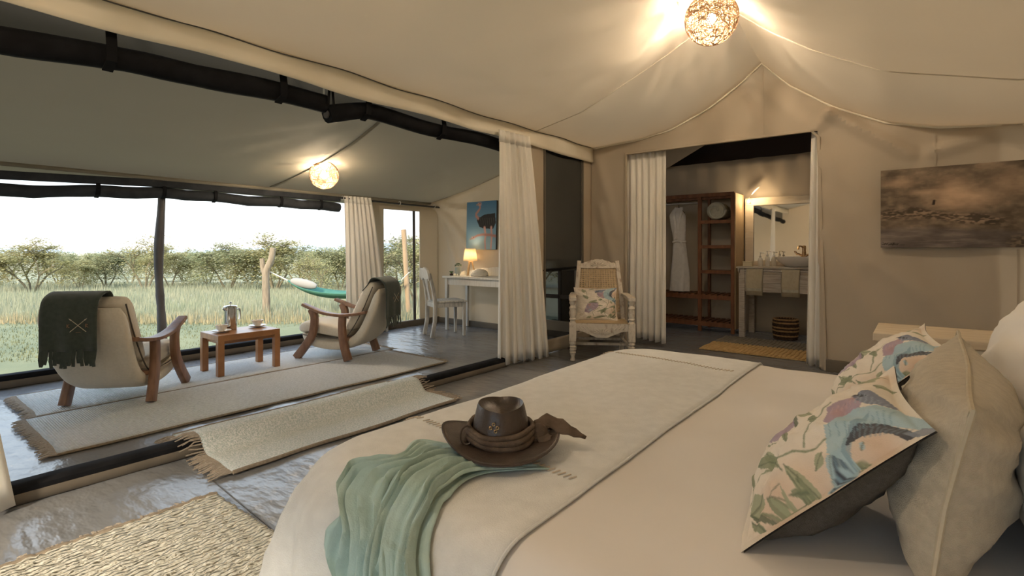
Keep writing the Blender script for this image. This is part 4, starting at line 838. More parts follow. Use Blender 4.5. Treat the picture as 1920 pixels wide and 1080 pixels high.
m = MB(); m.lathe([(max(.001, .018 * math.sin(t)), -.018 * math.cos(t)) for t in np.linspace(0, PI, 9)], 12); m.build('bulb', M['bulb'], cl, (-.005, -.075, -.03))
ld = bpy.data.lights.new('mirror_lamp_light', 'POINT'); ld.energy = 1.3; ld.color = (1, .72, .42); ld.shadow_soft_size = .03; lo = bpy.data.objects.new('light', ld); COL.objects.link(lo); lo.parent = cl; lo.location = (.1, -.16, .03)
wb = empty('waste_basket', (-1.27, 7.02, 0), 0, 'round woven basket with dark and tan bands under the vanity', 'basket')
m = MB(); m.lathe([(0, .01), (.115, .01), (.125, .1), (.13, .25), (.12, .25), (.108, .02), (0, .02)], 24); m.build('lining', M['wicker_dark'], wb)
for k in range(13):
    z = .012 + k * .0195; r = .122 + .010 * math.sin(k / 12 * PI) + .008 * k / 12; m = MB(); m.tube([((r + .004 * math.sin(t * 22 + k * PI)) * math.cos(t), (r + .004 * math.sin(t * 22 + k * PI)) * math.sin(t), z) for t in np.linspace(0, 2 * PI, 89)[:-1]], .0105, 5, closed=True); m.build('coil', M['wicker_tan' if k in (2, 5, 7, 10, 12) else 'wicker_dark'], wb)
# ================================================================== CURTAINS
def curtain(name, pts_top, pts_bot, z0, z1, folds, amp, label, rail=None, seed=1, head=.0):
    """hangs between a top line and a bottom line given as plan points"""
    e0 = empty(name, (pts_bot[0][0], pts_bot[0][1], 0), 0, label, 'curtain'); o = Vector((pts_bot[0][0], pts_bot[0][1], 0)); g = random.Random(seed); n = folds * 10; A = []
    ph = [g.uniform(-.6, .6) for _ in range(folds + 2)]
    for i in range(n + 1):
        s = i / n; row = []
        for k in range(21):
            t = k / 20; f = t ** .8
            tp = Vector(pts_top[0]).lerp(Vector(pts_top[1]), s); bt = Vector(pts_bot[0]).lerp(Vector(pts_bot[1]), s); q = tp.lerp(bt, f); dr = (Vector(pts_bot[1]) - Vector(pts_bot[0])).normalized(); nr = Vector((-dr.y, dr.x))
            a = amp * (.45 + .55 * t); w_ = math.sin(s * folds * 2 * PI + ph[int(s * folds)] * .5 * t) + .35 * math.sin(s * folds * 4.7 + seed + t * 2)
            q = q + nr * a * w_ + dr * amp * .5 * math.cos(s * folds * 4 * PI) * t
            zt = z1(s) if callable(z1) else z1; zb = z0(s) if callable(z0) else z0
            row.append((q.x - o.x, q.y - o.y, zt + (zb + .01 * math.sin(i * .63) - zt) * t))
        A.append(row)
    m = MB(); m.grid(A); m.build('cloth', M['curtain'], e0, solid=.003, ang=80)
    if head:
        m = MB(); m.grid([[(A[i][k][0] * 1.0, A[i][k][1], A[i][k][2]) for k in (0, 1)] for i in range(n + 1)]); m.build('heading_tape', M['curtain'], e0, solid=.009)
    return e0
curtain('curtain', [(-5.62, 3.72), (-5.60, 4.10)], [(-5.60, 3.74), (-5.54, 4.32)], .02, 1.775, 7, .022, 'white curtain bunched at the veranda corner behind the armchair', seed=2, head=1)
curtain('curtain', [(-3.00, 3.60), (-2.97, 4.02)], [(-3.05, 3.66), (-2.92, 4.28)], .03, 2.20, 6, .03, 'long white curtain tied back between bedroom and veranda', seed=4, head=1)
curtain('curtain', [(-3.0, -.35), (-3.0, .0)], [(-3.02, -.35), (-3.0, .38)], .02, 2.2, 6, .03, 'long white curtain hanging beside the fringed ends of the cream rugs', seed=5)
curtain('curtain', [(-2.67, 5.53), (-2.20, 5.55)], [(-2.65, 5.53), (-2.21, 5.55)], lambda s: .10 - .045 * s, 2.235, 6, .025, 'cream bathroom curtain drawn to the wardrobe side of the opening', seed=6)
curtain('curtain', [(-.78, 5.52), (-.62, 5.54)], [(-.83, 5.53), (-.60, 5.50)], .015, 2.2, 4, .02, 'narrow cream bathroom curtain on the painting side of the opening', seed=8)
rod = empty('curtain_rod', (XO + .12, 4.55, 1.745), 0, 'dark metal curtain rod along the outer veranda corner', 'rod')
m = MB(); m.tube([(0, -.9, .0), (0, .0, -.01), (0, .82, -.012)], .013, 8); m.build('tube', M['rod'], rod)
m = MB(); m.lathe([(.001, -.03), (.022, -.02), (.024, .0), (.016, .012), (.013, .02)], 12); m.build('finial', M['rod'], rod, (0, .83, -.012), (PI / 2, 0, 0))
for y in (-.85, -.62, -.45, .05, .7):
    m = MB(); m.tube([(.024 * math.cos(t), y, .024 * math.sin(t)) for t in np.linspace(0, 2 * PI, 17)[:-1]], .005, 5, closed=True); m.build('ring', M['ring'], rod)
brod = empty('curtain_rod', (-1.65, 5.54, 2.235), 0, 'dark metal rod above the bathroom opening carrying both cream curtains', 'rod')
m = MB(); m.tube([(-1.15, 0, 0), (1.15, 0, 0)], .013, 8); m.build('tube', M['rod'], brod)
for x in (-1.15, 1.15):
    m = MB(); m.bx(x - .012, x + .012, -.085, .02, -.015, .015); m.build('bracket', M['rod'], brod)
# ================================================================== PENDANT LAMPS
def ball_lamp(name, loc, r, cord_top, label, watt, n=150):
    e0 = empty(name, (loc[0], loc[1], loc[2]), 0, label, 'lamp', 'woven ball pendant lamps'); g = np.random.default_rng(int(r * 1000)); m = MB()
    for k in range(n):
        ax = Vector(g.normal(size=3)).normalized(); u = ax.orthogonal().normalized(); v = ax.cross(u); off = g.uniform(-.62, .62); a0 = g.uniform(0, 6.28); span = 2 * PI; rr = r * (1 + g.uniform(-.02, .02)); ph = g.uniform(0, 6)
        pts = []
        for t in np.linspace(0, span, 41)[:-1]:
            o_ = max(-.9, min(.9, off + .10 * math.sin(3 * t + ph) + .05 * math.sin(7 * t + ph))); q = (u * math.cos(t + a0) + v * math.sin(t + a0)) * math.sqrt(1 - o_ * o_) + ax * o_; pts.append(q * rr)
        m.tube(pts, r * .0095, 4, closed=True)
    m.build('woven_ball', M['strand'], e0, ang=90)
    m = MB(); m.lathe([(max(.001, .034 * math.sin(t)), -.04 * math.cos(t)) for t in np.linspace(0, PI, 11)], 14); m.build('bulb', M['bulb'], e0)
    m = MB(); m.lathe([(.018, .035), (.02, .08), (.01, .09)], 12); m.build('socket', M['cord'], e0)
    m = MB(); m.tube([(0, 0, .09), (0, 0, cord_top - loc[2])], .004, 6); m.build('cord', M['cord'], e0)
    ld = bpy.data.lights.new('pendant_light', 'POINT'); ld.energy = watt; ld.color = (1, .80, .58); ld.shadow_soft_size = .045; lo = bpy.data.objects.new('light', ld); COL.objects.link(lo); lo.parent = e0
ball_lamp('pendant_lamp', (-1.19, 3.87, 2.80), .185, 3.05, 'large lit woven ball lamp hanging from the bedroom ridge', LAMP_W * 1.15)
ball_lamp('pendant_lamp', (-4.80, 2.94, 1.87), .143, 2.06, 'lit woven ball lamp hanging over the veranda chairs', LAMP_W * .8, 120)
ball_lamp('pendant_lamp', (-1.19, -.4, 2.78), .185, 3.05, 'lit woven ball lamp hanging from the bedroom ridge above the braided rug', LAMP_W * 1.0)
# ================================================================== PRINTED PICTURES (drawn as colour attributes)
class Canvas:
    def __init__(s, w, h, col):
        s.w, s.h = w, h; s.a = np.ones((h, w, 3)) * np.array(col); s.X, s.Y = np.meshgrid((np.arange(w) + .5) / w, (np.arange(h) + .5) / h)
    def mix(s, mk, col, al=1): mk = (mk * al)[..., None]; s.a = s.a * (1 - mk) + np.array(col) * mk
    def poly(s, pts, col, al=1):
        ins = np.zeros(s.X.shape, bool); n = len(pts)
        for i in range(n):
            (x0, y0), (x1, y1) = pts[i], pts[(i + 1) % n]
            if abs(y1 - y0) < 1e-9: continue
            c = ((y0 > s.Y) != (y1 > s.Y)) & (s.X < (x1 - x0) * (s.Y - y0) / (y1 - y0) + x0); ins ^= c
        s.mix(ins.astype(float), col, al)
    def blob(s, c, rx, ry, col, al=1, p=2): s.mix(np.exp(-(np.abs((s.X - c[0]) / rx) ** p + np.abs((s.Y - c[1]) / ry) ** p)), col, al)
    def line(s, pts, w, col, al=1, w1=None):
        n = len(pts); D = np.ones(s.X.shape) * 9
        for i in range(n - 1):
            (x0, y0), (x1, y1) = pts[i], pts[i + 1]; dx, dy = x1 - x0, y1 - y0; L = dx * dx + dy * dy + 1e-12
            t = np.clip(((s.X - x0) * dx + (s.Y - y0) * dy) / L, 0, 1); ww = w + ((w1 if w1 is not None else w) - w) * (i + t) / (n - 1); D = np.minimum(D, np.hypot(s.X - x0 - t * dx, s.Y - y0 - t * dy) / np.maximum(ww, 1e-4))
        s.mix(np.clip(1.6 - D * 1.2, 0, 1) * (D < 1.4), col, al)
    def sample(s, u, v): return s.a[min(s.h - 1, max(0, int(v * s.h))), min(s.w - 1, max(0, int(u * s.w)))]
def noise2(h, w, sc, seed, o=4, sx=1, sy=1):
    """vectorised fractal noise"""
    g = np.random.default_rng(seed); T = g.random((65, 65)); out = np.zeros((h, w)); amp = 1; tot = 0
    for k in range(o):
        f = sc * 2 ** k; x = (np.arange(w) / w * f * sx + k * 5.3) % 64; y = (np.arange(h) / h * f * sy + k * 9.1) % 64; xi = x.astype(int); yi = y.astype(int); fx = x - xi; fy = y - yi; fx = fx * fx * (3 - 2 * fx); fy = fy * fy * (3 - 2 * fy)
        A = T[np.ix_(yi, xi)]; B = T[np.ix_(yi, xi + 1)]; C = T[np.ix_(yi + 1, xi)]; D = T[np.ix_(yi + 1, xi + 1)]
        out += amp * ((A * (1 - fx) + B * fx) * (1 - fy)[:, None] + (C * (1 - fx) + D * fx) * fy[:, None]); tot += amp; amp *= .55
    return out / tot
def put_print(o, cv, uvs):
    at = o.data.color_attributes.new('print', 'FLOAT_COLOR', 'POINT'); h, w = cv.a.shape[:2]
    U = np.clip((uvs[:, 0] * w).astype(int), 0, w - 1); V = np.clip((uvs[:, 1] * h).astype(int), 0, h - 1); c = np.ones((len(uvs), 4)); c[:, :3] = cv.a[V, U]; at.data.foreach_set('color', c.ravel())
# bird and leaf print for the cushions; drawn on the cloth in cushion units
cv = Canvas(420, 420, (.72, .66, .57)); UC = np.array([[-4.694, 10.346, -4.711, .067, 9.779, -5.352, -4.178, -10.4, 4.998, 3.554], [-.768, 1.041, .072, -.378, 4.491, -1.72, -1.152, -4.248, .989, 1.707]])
def T_(*p):
    # art units of the print -> cloth units
    o = []
    for x, y in p: x, y = x / 800, y / 1000; q = UC @ np.array([x ** i * y ** j for i in range(4) for j in range(4 - i)]); o.append((q[0], q[1]))
    return o
G1, G2, G3 = (.22, .25, .155), (.32, .34, .22), (.13, .15, .10); BL, LB, DK, PK, PU, PE = (.20, .31, .38), (.36, .49, .54), (.055, .06, .075), (.46, .27, .24), (.34, .25, .33), (.60, .42, .29)
for c, rx, ry, col, al in (((590, 545), .13, .10, PE, .8), ((340, 770), .16, .12, PE, .6), ((200, 880), .16, .10, PE, .7), ((450, 610), .10, .10, PE, .6), ((620, 270), .14, .10, PE, .4), ((110, 830), .1, .1, PE, .5)): cv.blob(T_(c)[0], rx, ry, col, al)
def leaf(b, t, wd, col):
    (x0, y0), (x1, y1) = b, t; dx, dy = x1 - x0, y1 - y0; L = math.hypot(dx, dy); nx_, ny_ = -dy / L * wd, dx / L * wd
    l_ = [(x0 + dx * k + nx_ * math.sin(PI * k ** .8), y0 + dy * k + ny_ * math.sin(PI * k ** .8)) for k in np.linspace(0, 1, 9)] + [(x0 + dx * k - nx_ * math.sin(PI * k ** .8), y0 + dy * k - ny_ * math.sin(PI * k ** .8)) for k in np.linspace(1, 0, 9)]
    cv.poly(T_(*l_), col, .9); cv.line(T_(b, t), .004, G3, .7)
for s in ([(60, 800), (120, 690), (200, 620), (300, 560), (380, 500)], [(60, 830), (160, 860), (260, 800)], [(280, 560), (330, 470), (400, 400)], [(420, 580), (480, 570), (560, 610)], [(90, 640), (140, 570), (200, 560)], [(380, 350), (460, 320), (560, 290)]): cv.line(T_(*s), .006, G1, .9)
for b, t, w_, c in (((70, 660), (85, 750), 16, G1), ((140, 600), (200, 660), 20, G2), ((200, 610), (110, 670), 18, G1), ((210, 640), (300, 740), 26, G2), ((230, 560), (220, 500), 12, G1), ((240, 660), (250, 790), 20, G1), ((120, 760), (60, 830), 22, G2), ((130, 770), (230, 860), 30, G1), ((140, 770), (265, 890), 18, G2), ((60, 830), (150, 870), 14, G3), ((60, 850), (110, 920), 16, G1), ((280, 790), (330, 850), 12, G2),
                    ((330, 560), (290, 620), 14, G2), ((350, 590), (400, 640), 16, G2), ((440, 580), (520, 590), 12, G2), ((500, 600), (550, 640), 14, G2), ((470, 600), (480, 660), 12, PE), ((260, 440), (320, 440), 22, G2), ((270, 440), (262, 500), 12, G3), ((310, 470), (350, 455), 14, G1), ((330, 380), (420, 310), 10, G2), ((480, 300), (600, 270), 10, G2), ((560, 310), (650, 330), 9, G2), ((480, 540), (500, 520), 12, LB), ((360, 560), (330, 640), 15, LB), ((390, 540), (450, 600), 14, LB), ((250, 700), (200, 740), 12, G1), ((90, 600), (70, 640), 10, G2)): leaf(b, t, w_, c)
cv.poly(T_((130, 560), (150, 510), (205, 462), (255, 430), (272, 445), (262, 490), (225, 530), (180, 555)), PU, .85); cv.blob(T_((240, 455))[0], .03, .03, PK, .9); cv.blob(T_((165, 530))[0], .035, .03, LB, .8); cv.blob(T_((205, 475))[0], .012, .012, (.12, .2, .4), .9)
for k in range(9):   # tail
    x = 335 + k * 17; cv.line(T_((372 + k * 4, 560), (x + 6, 640), (x + (k - 4) * 3, 690 + 22 * math.sin(k / 8 * PI))), .016, (LB, DK, BL, DK, LB, DK, BL, DK, LB)[k], .95, .010)
cv.poly(T_((365, 470), (385, 420), (440, 385), (500, 372), (530, 400), (490, 440), (420, 470)), PU, .9); cv.blob(T_((500, 378))[0], .03, .03, PK, .8); cv.blob(T_((420, 430))[0], .04, .05, PK, .5)
cv.poly(T_((345, 560), (365, 480), (440, 430), (560, 408), (660, 412), (735, 445), (812, 494), (720, 480), (600, 462), (500, 470), (440, 510), (410, 580)), LB, .95); cv.poly(T_((400, 560), (420, 500), (480, 455), (560, 430), (500, 470), (450, 520), (425, 590)), BL, .7)
cv.poly(T_((422, 535), (440, 492), (500, 468), (600, 460), (690, 482), (740, 505), (690, 520), (640, 502), (560, 495), (480, 508)), DK, .95); cv.poly(T_((680, 500), (740, 478), (812, 496), (740, 515)), (.22, .24, .28), .9)
for k in range(12): cv.line(T_((450 + k * 26, 470 + k * .8), (438 + k * 24, 505 - k * .5)), .004, (.2, .25, .3), .6)
cv.poly(T_((488, 372), (510, 350), (560, 348), (620, 378), (662, 412), (600, 408), (540, 402), (505, 392)), (.15, .18, .26), .9); cv.line(T_((486, 362), (510, 364), (535, 372)), .014, DK, 1)
for k in range(7): cv.line(T_((520 + k * 18, 356 + k * 7), (500 + k * 20, 400 + k)), .004, (.32, .38, .46), .6)
for k in range(10): cv.line(T_((380 + k * 30, 470 - k * 5), (372 + k * 28, 505 - k * 5)), .003, BL, .7)
for k in range(6): cv.line(T_((395 + k * 20, 440 - k * 9), (405 + k * 20, 415 - k * 7)), .004, (.5, .34, .36), .7)
cv.a *= (.93 + .14 * noise2(420, 420, 18, 4))[..., None]
def cushion(name, label, Mx, a, b, th, front, back, pipe=None, flange=0, n=180, group=None, cvs=None, wr=.012, seed=0, cat='cushion', thb=None):
    e0 = empty(name, None, 0, label, cat, group, M=Mx)
    def pt(u, v, s, t=1.0):
        th_ = th if s >= 0 else (thb or th)
        x = a * u * (1 - .07 * (1 - v * v) * abs(u)); y = b * v * (1 - .07 * (1 - u * u) * abs(v))
        k = 1 - flange; uu, vv = min(1, abs(u) / k), min(1, abs(v) / k)
        h = th_ * max(0, (1 - uu ** 2.4)) ** .55 * max(0, 1 - vv ** 2.4) ** .55
        h *= 1 + .15 * (fb(u * 1.5 + seed, v * 1.5) - .5); w_ = wr * (fb(u * 5 + seed, v * 5) - .5) * min(1, h / th_ * 2) * 1.5
        for q in range(4):
            c = ((-1, -1), (1, -1), (1, 1), (-1, 1))[q]; w_ -= wr * .8 * ridge(u, v, c, (c[0] * .35, c[1] * .45 + .1 * math.sin(q + seed)), .07) * min(1, h / th_ * 3)
        zz_ = (h + w_) * s + .010 * math.sin(3 * u + seed) * (1 - .5 * vv) + (.0015 * s if flange else 0)
        return (x, y, zz_)
    us = np.linspace(-1, 1, n + 1); q = 30 if front != 'print' else n
    uf = np.linspace(-1, 1, q + 1)
    m = MB(); m.grid([[pt(u, v, 1) for v in uf] for u in uf]); o = m.build('front', M[front], e0, ang=80)
    if cvs is not None: put_print(o, cvs, np.array([[(u + 1) / 2, (v + 1) / 2] for u in uf for v in uf]))
    uf = np.linspace(-1, 1, 31); m = MB(); m.grid([[pt(u, v, -1) for v in uf] for u in uf], flip=True); m.build('back', M[back], e0, ang=80)
    if pipe:
        rim = [pt(u, -1, 0) for u in np.linspace(-1, 1, 25)[:-1]] + [pt(1, v, 0) for v in np.linspace(-1, 1, 25)[:-1]] + [pt(u, 1, 0) for u in np.linspace(1, -1, 25)[:-1]] + [pt(-1, v, 0) for v in np.linspace(1, -1, 25)[:-1]]
        m = MB(); m.tube(rim, pipe[1], 6, closed=True); m.build('piping', M[pipe[0]], e0)
    return e0
def frame_from(c, X, Y):
    X = Vector(X).normalized(); Y = Vector(Y); Y = (Y - X * Y.dot(X)).normalized(); Z = X.cross(Y); Mx = Matrix((X, Y, Z)).transposed().to_4x4(); Mx.translation = Vector(c); return Mx
# ================================================================== BED
BZ, BX0, BX1, BY0, BY1 = .55, -1.34, .85, .66, 2.72
bed = empty('bed', ((BX0 + BX1) / 2, (BY0 + BY1) / 2, 0), 0, 'wide double bed with plain wooden frame under white and beige bedding', 'bed'); bcx, bcy = (BX0 + BX1) / 2, (BY0 + BY1) / 2
m = MB(); m.bx(BX0 + .16 - bcx, BX1 - bcx, BY0 + .14 - bcy, BY1 - .14 - bcy, .12, .27); m.build('frame', M['bed_wood'], bed, bevel=.01)
mo = [(BX0 + .25 - .20 * math.cos(a) - bcx, BY0 + .25 - .20 * math.sin(a) - bcy) for a in np.linspace(0, PI / 2, 7)] + [(BX1 - .03 - bcx, BY0 + .05 - bcy), (BX1 - .03 - bcx, BY1 - .05 - bcy)] + [(BX0 + .25 - .20 * math.cos(a) - bcx, BY1 - .25 + .20 * math.sin(a) - bcy) for a in np.linspace(PI / 2, 0, 7)]
m = MB(); m.prism(mo, lambda a, b: (a, b, .27), lambda a, b: (a, b, BZ - .03)); m.build('mattress', M['sheet'], bed, bevel=.05)
for x in (BX0 + .24, BX1 - .1):
    for y in (BY0 + .22, BY1 - .22):
        m = MB(); m.box((x - bcx, y - bcy, .06), (.09, .09, .12)); m.build('leg', M['bed_wood'], bed)
m = MB(); m.bx(BX1 + .02 - bcx, BX1 + .08 - bcx, BY0 - bcy - .05, BY1 - bcy + .05, .0, 1.15); m.build('headboard', M['white_wood'], bed, bevel=.01)
def wrap1(t, r):
    """t metres past the start of the rounding -> (outward, drop)"""
    if t <= 0: return 0.0, 0.0
    if t < r * PI / 2: a = t / r; return r * math.sin(a), r * (1 - math.cos(a))
    return r, r + t - r * PI / 2
BR = .26
def bedpt(s, t, r=.12, off=0.0, zmin=.1, puff=1):
    """unrolled cloth coordinates (s along x, t along y) -> point on the bed"""
    sg = -1 if t < (BY0 + BY1) / 2 else 1; cy = BY0 + BR if sg < 0 else BY1 - BR
    dx = max(0.0, BX0 + BR - s); dy = max(0.0, (cy - t) if sg < 0 else (t - cy)); rho = math.hypot(dx, dy)
    x = max(s, BX0 + BR) if dx > 0 else s; y = t if dy == 0 else cy; drop = 0.0
    if rho > 1e-6:
        o, drop = wrap1(rho - (BR - r), r); k = min(1, drop / .22); phi = math.atan2(dy, dx)
        cor = math.sin(2 * phi); fold = .024 * k * (math.sin(t * 17 + 1.3 * math.sin(t * 5)) if dx > dy else math.sin(s * 15 + math.sin(s * 6)))
        rr = (rho if o == 0 else BR - r + o) + (off if o > 0 else 0) + fold * (1 - cor) + cor * (k * .06 * (1 - abs(math.sin(phi * 6 + .3))) ** .7 + .16 * drop) + .04 * drop
        x = (BX0 + BR if dx > 0 else s) - dx / rho * rr; y = (cy if dy > 0 else t) + sg * dy / rho * rr
    z = BZ - drop + off * (1 if drop < .1 else 0)
    if puff and drop < .05: z += .018 * (fb(s * 2.1, t * 2.1) - .5) + .006 * (fb(s * 8 + t * 6, t * 3) - .5)
    return Vector((x, y, max(zmin, z)))
m = MB(); S = lines(BX0 - .30, BX1, .035); Tt = lines(BY0 - .25, BY1 + .25, .035); m.grid([[bedpt(s, t) for t in Tt] for s in S]); o = m.build('duvet', M['sheet'], solid=.01, ang=80); tag(o, 'smooth white duvet spread over the double bed', 'duvet')
th = empty('bed_throw', (-1.0, 1.65, BZ), 0, 'beige linen throw folded across the foot of the bed', 'throw'); tc0 = Vector((-1.0, 1.65, BZ))
TX1 = -.585
m = MB(); S = lines(BX0 - .42, TX1, .025); Tt = lines(BY0 - .36, BY1 + .32, .025); m.grid([[bedpt(s, t + .03 * math.sin(s * 3), off=.010, zmin=.07) - tc0 for t in Tt] for s in S]); m.build('cloth', M['throw'], th, solid=.007, ang=80)
m = MB(); m.tube([bedpt(TX1, t + .03 * math.sin(TX1 * 3), off=.012) - tc0 for t in Tt], .0035, 6); m.build('hem', M['throw'], th)
m = MB()
for yl, xa, xb in ((1.10, BX0 - .06, -.62), (2.42, BX0 - .02, -.62)):
    n = int((xb - xa) / .016)
    for k in range(n):
        s = xa + (xb - xa) * k / n; q = bedpt(s, yl - .10 * (s + 1.3), off=.014) - tc0; m.tube([q + Vector((-.004, -.011, .002)), q + Vector((.004, .011, .002))], .0018, 4)
stuff(m.build('ladder_stitching', M['stitch'], th))
# ---- pillows and cushions at the head
X_ = (0, -1, 0)
cushion('bird_cushion', 'cushion printed with a blue winged bird, lying foremost on the white duvet', frame_from((-.150, 1.235, .692), (.13, -1, .0), (.72, -.03, .70)), .255, .195, .055, 'print', 'charcoal', flange=.09, cvs=cv, wr=.014, seed=1, thb=.10, group='bird print cushions')
cushion('bird_cushion', 'cushion printed with a blue winged bird, leaning between bedside table and its twin', frame_from((-.10, 2.11, .692), (.08, -1, .0), (.72, -.02, .70)), .29, .20, .055, 'print', 'charcoal', flange=.09, cvs=cv, wr=.014, seed=2, thb=.10, group='bird print cushions')
cushion('linen_pillow', 'long taupe linen pillow with corded edge behind the bird cushions', frame_from((.055, 1.45, .705), (-.03, -1, .0), (.16, 0, 1)), .47, .165, .105, 'taupe_linen', 'taupe_linen', ('taupe_pipe', .0042), n=40, wr=.022, seed=5, cat='pillow')
cushion('bed_pillow', 'plump white pillow standing uncovered past the end of the taupe pillow', frame_from((.27, 2.03, .76), (0, -1, .0), (.3, 0, 1)), .36, .22, .12, 'pillow_white', 'pillow_white', n=40, wr=.014, seed=7, cat='pillow')
cushion('bed_pillow', 'plump white pillow mostly hidden behind the taupe linen pillow', frame_from((.265, 1.25, .74), (0, -1, .0), (.3, 0, 1)), .37, .20, .11, 'pillow_white', 'pillow_white', n=40, wr=.014, seed=8, cat='pillow')
cushion('bird_cushion', 'cushion printed with a bird and leaves on the seat of the carved chair', cc.matrix_basis @ Matrix.Translation((.045, -.30, .53)) @ frame_from((0, 0, 0), (-1, 0, 0), (0, -.42, 1)), .225, .185, .07, 'print', 'charcoal', flange=.04, cvs=cv, wr=.012, seed=3)
# ---- bedside table
bt = empty('bedside_table', (.20, 3.27, 0), 0, 'whitewashed plank bedside table with a bare top beside the white pillow', 'bedside table')
m = MB(); m.bx(-.37, .37, -.22, .22, .655, .695); m.build('tabletop', M['bed_wood'], bt, bevel=.004)
for k in range(4):
    m = MB(); m.bx(-.345, .345, -.205, -.18, .12 + k * .134, .12 + k * .134 + .130); m.build('front_board', M['white_wood'], bt, bevel=.003)
    m = MB(); m.bx(.32, .345, -.18, .2, .12 + k * .134, .12 + k * .134 + .130); m.build('side_board', M['white_wood'], bt, bevel=.003)
    m = MB(); m.bx(-.345, -.32, -.18, .2, .12 + k * .134, .12 + k * .134 + .130); m.build('side_board', M['white_wood'], bt, bevel=.003)
for x in (-.32, .32):
    for y in (-.18, .18):
        m = MB(); m.box((x, y, .33), (.05, .05, .66)); m.build('leg', M['white_wood'], bt, bevel=.003)
nb = copy_tree(bt); nb.location = (.62, .22, 0); tag(nb, 'whitewashed plank bedside table carrying a lit lamp', 'bedside table')
bl = copy_tree(lp); bl.location = (.80, .25, .696); tag(bl, 'lit tripod lamp standing on the whitewashed bedside table', 'lamp')
for c in bl.children:
    if c.type == 'LIGHT': c.data = c.data.copy(); c.data.energy = 8
# ---- hat
hat = empty('leather_hat', (-.865, 1.045, BZ + .046), YAW + .05, 'dark brown leather bush hat resting on the throw and scarf', 'hat')
def brim(r, t, up=0):
    c, s = math.cos(t), math.sin(t); z = .045 * max(0, abs(c) - .25) ** 1.6 * (r ** 2) * (1.25 if c < 0 else .6) - .012 * abs(s) * r * r
    return ((.078 + r * .068) * c * (1.05), (.094 + r * .058) * s, z + .006 + up)
m = MB(); m.grid([[brim(r, 2 * PI * k / 48) for r in np.linspace(0, 1, 8)] for k in range(48)], wrapu=True); m.build('brim', M['leather'], hat, solid=.004, ang=80)
m = MB(); m.tube([brim(1, 2 * PI * k / 48) for k in range(48)], .003, 5, closed=True); m.build('brim_edge', M['leather'], hat)
A = []
for k in range(48):
    t = 2 * PI * k / 48; c, s = math.cos(t), math.sin(t); row = []
    for f in np.linspace(0, 1, 9): row.append(((.080 - .013 * f - .004 * f * f) * c, (.096 - .018 * f) * s, .005 + .078 * f + .008 * f * abs(c)))
    for f in (.94, .8, .6, .35, .12, .01):
        row.append((.063 * c * f, .078 * s * f, .083 + .008 * abs(c) * f + (.010 if f > .9 else 0) - .022 * (1 - f) * (1 if abs(f) < .9 else .2)))
    A.append(row)
m = MB(); m.grid(A, wrapu=True); m.build('crown', M['leather'], hat, ang=75)
m = MB()
for z, r, w_ in ((.016, .0855, .009), (.029, .085, .009), (.040, .083, .007)):
    m.tube([((r + .002 * math.sin(7 * t + z * 90)) * math.cos(t), (r + .016 + .002 * math.sin(5 * t)) * math.sin(t), z + .004 * math.sin(2 * t + z * 60)) for t in np.linspace(0, 2 * PI, 41)[:-1]], w_, 7, closed=True)
bd = m.build('scarf_band', M['band'], hat, ang=80)
m = MB(); m.lathe([(max(.001, .026 * math.sin(t) ** .7), -.028 * math.cos(t)) for t in np.linspace(0, PI, 10)], 12, sy=.7); m.build('knot', M['band'], bd, (.098, -.02, .02), (0, .4, .3), ang=80)
m = MB()
for q, w_ in (([(.09, .0, .035), (.125, .01, .045), (.17, .0, .028), (.225, -.012, .006)], [.012, .022, .024, .003]), ([(.09, .005, .03), (.12, .03, .032), (.16, .035, .015), (.185, .03, .004)], [.01, .02, .018, .003]), ([(.095, -.01, .03), (.112, -.035, .014), (.128, -.05, .004)], [.014, .022, .008])):
    p = spline(q, 12); m.ribbon(p, [interp(k / 12, np.linspace(0, 1, len(w_)), w_) * (1 + .2 * math.sin(k * 2)) for k in range(13)], [.004 + .002 * math.sin(k * 1.7) for k in range(13)], (.1, 1, .6), rprof(3, .8))
m.build('scarf_tails', M['band'], bd, ang=80)
for a, z in ((-1.95, .060), (-1.85, .070), (-1.72, .062), (-1.78, .053)):
    c = Vector((.075 * math.cos(a), .088 * math.sin(a), z)); m = MB(); m.tube([c + Vector((.0035 * math.cos(t), -.001, .0035 * math.sin(t))) for t in np.linspace(0, 2 * PI, 11)[:-1]], .0013, 5, closed=True); m.build('eyelet', M['brass'], hat)
m = MB(); m.tube([(-.088 + .016 * math.cos(t), -.045 + .01 * math.sin(t), .03 + .02 * math.sin(t)) for t in np.linspace(0, 2 * PI, 17)[:-1]], .0028, 5, closed=True); m.build('chin_cord', M['leather'], hat)
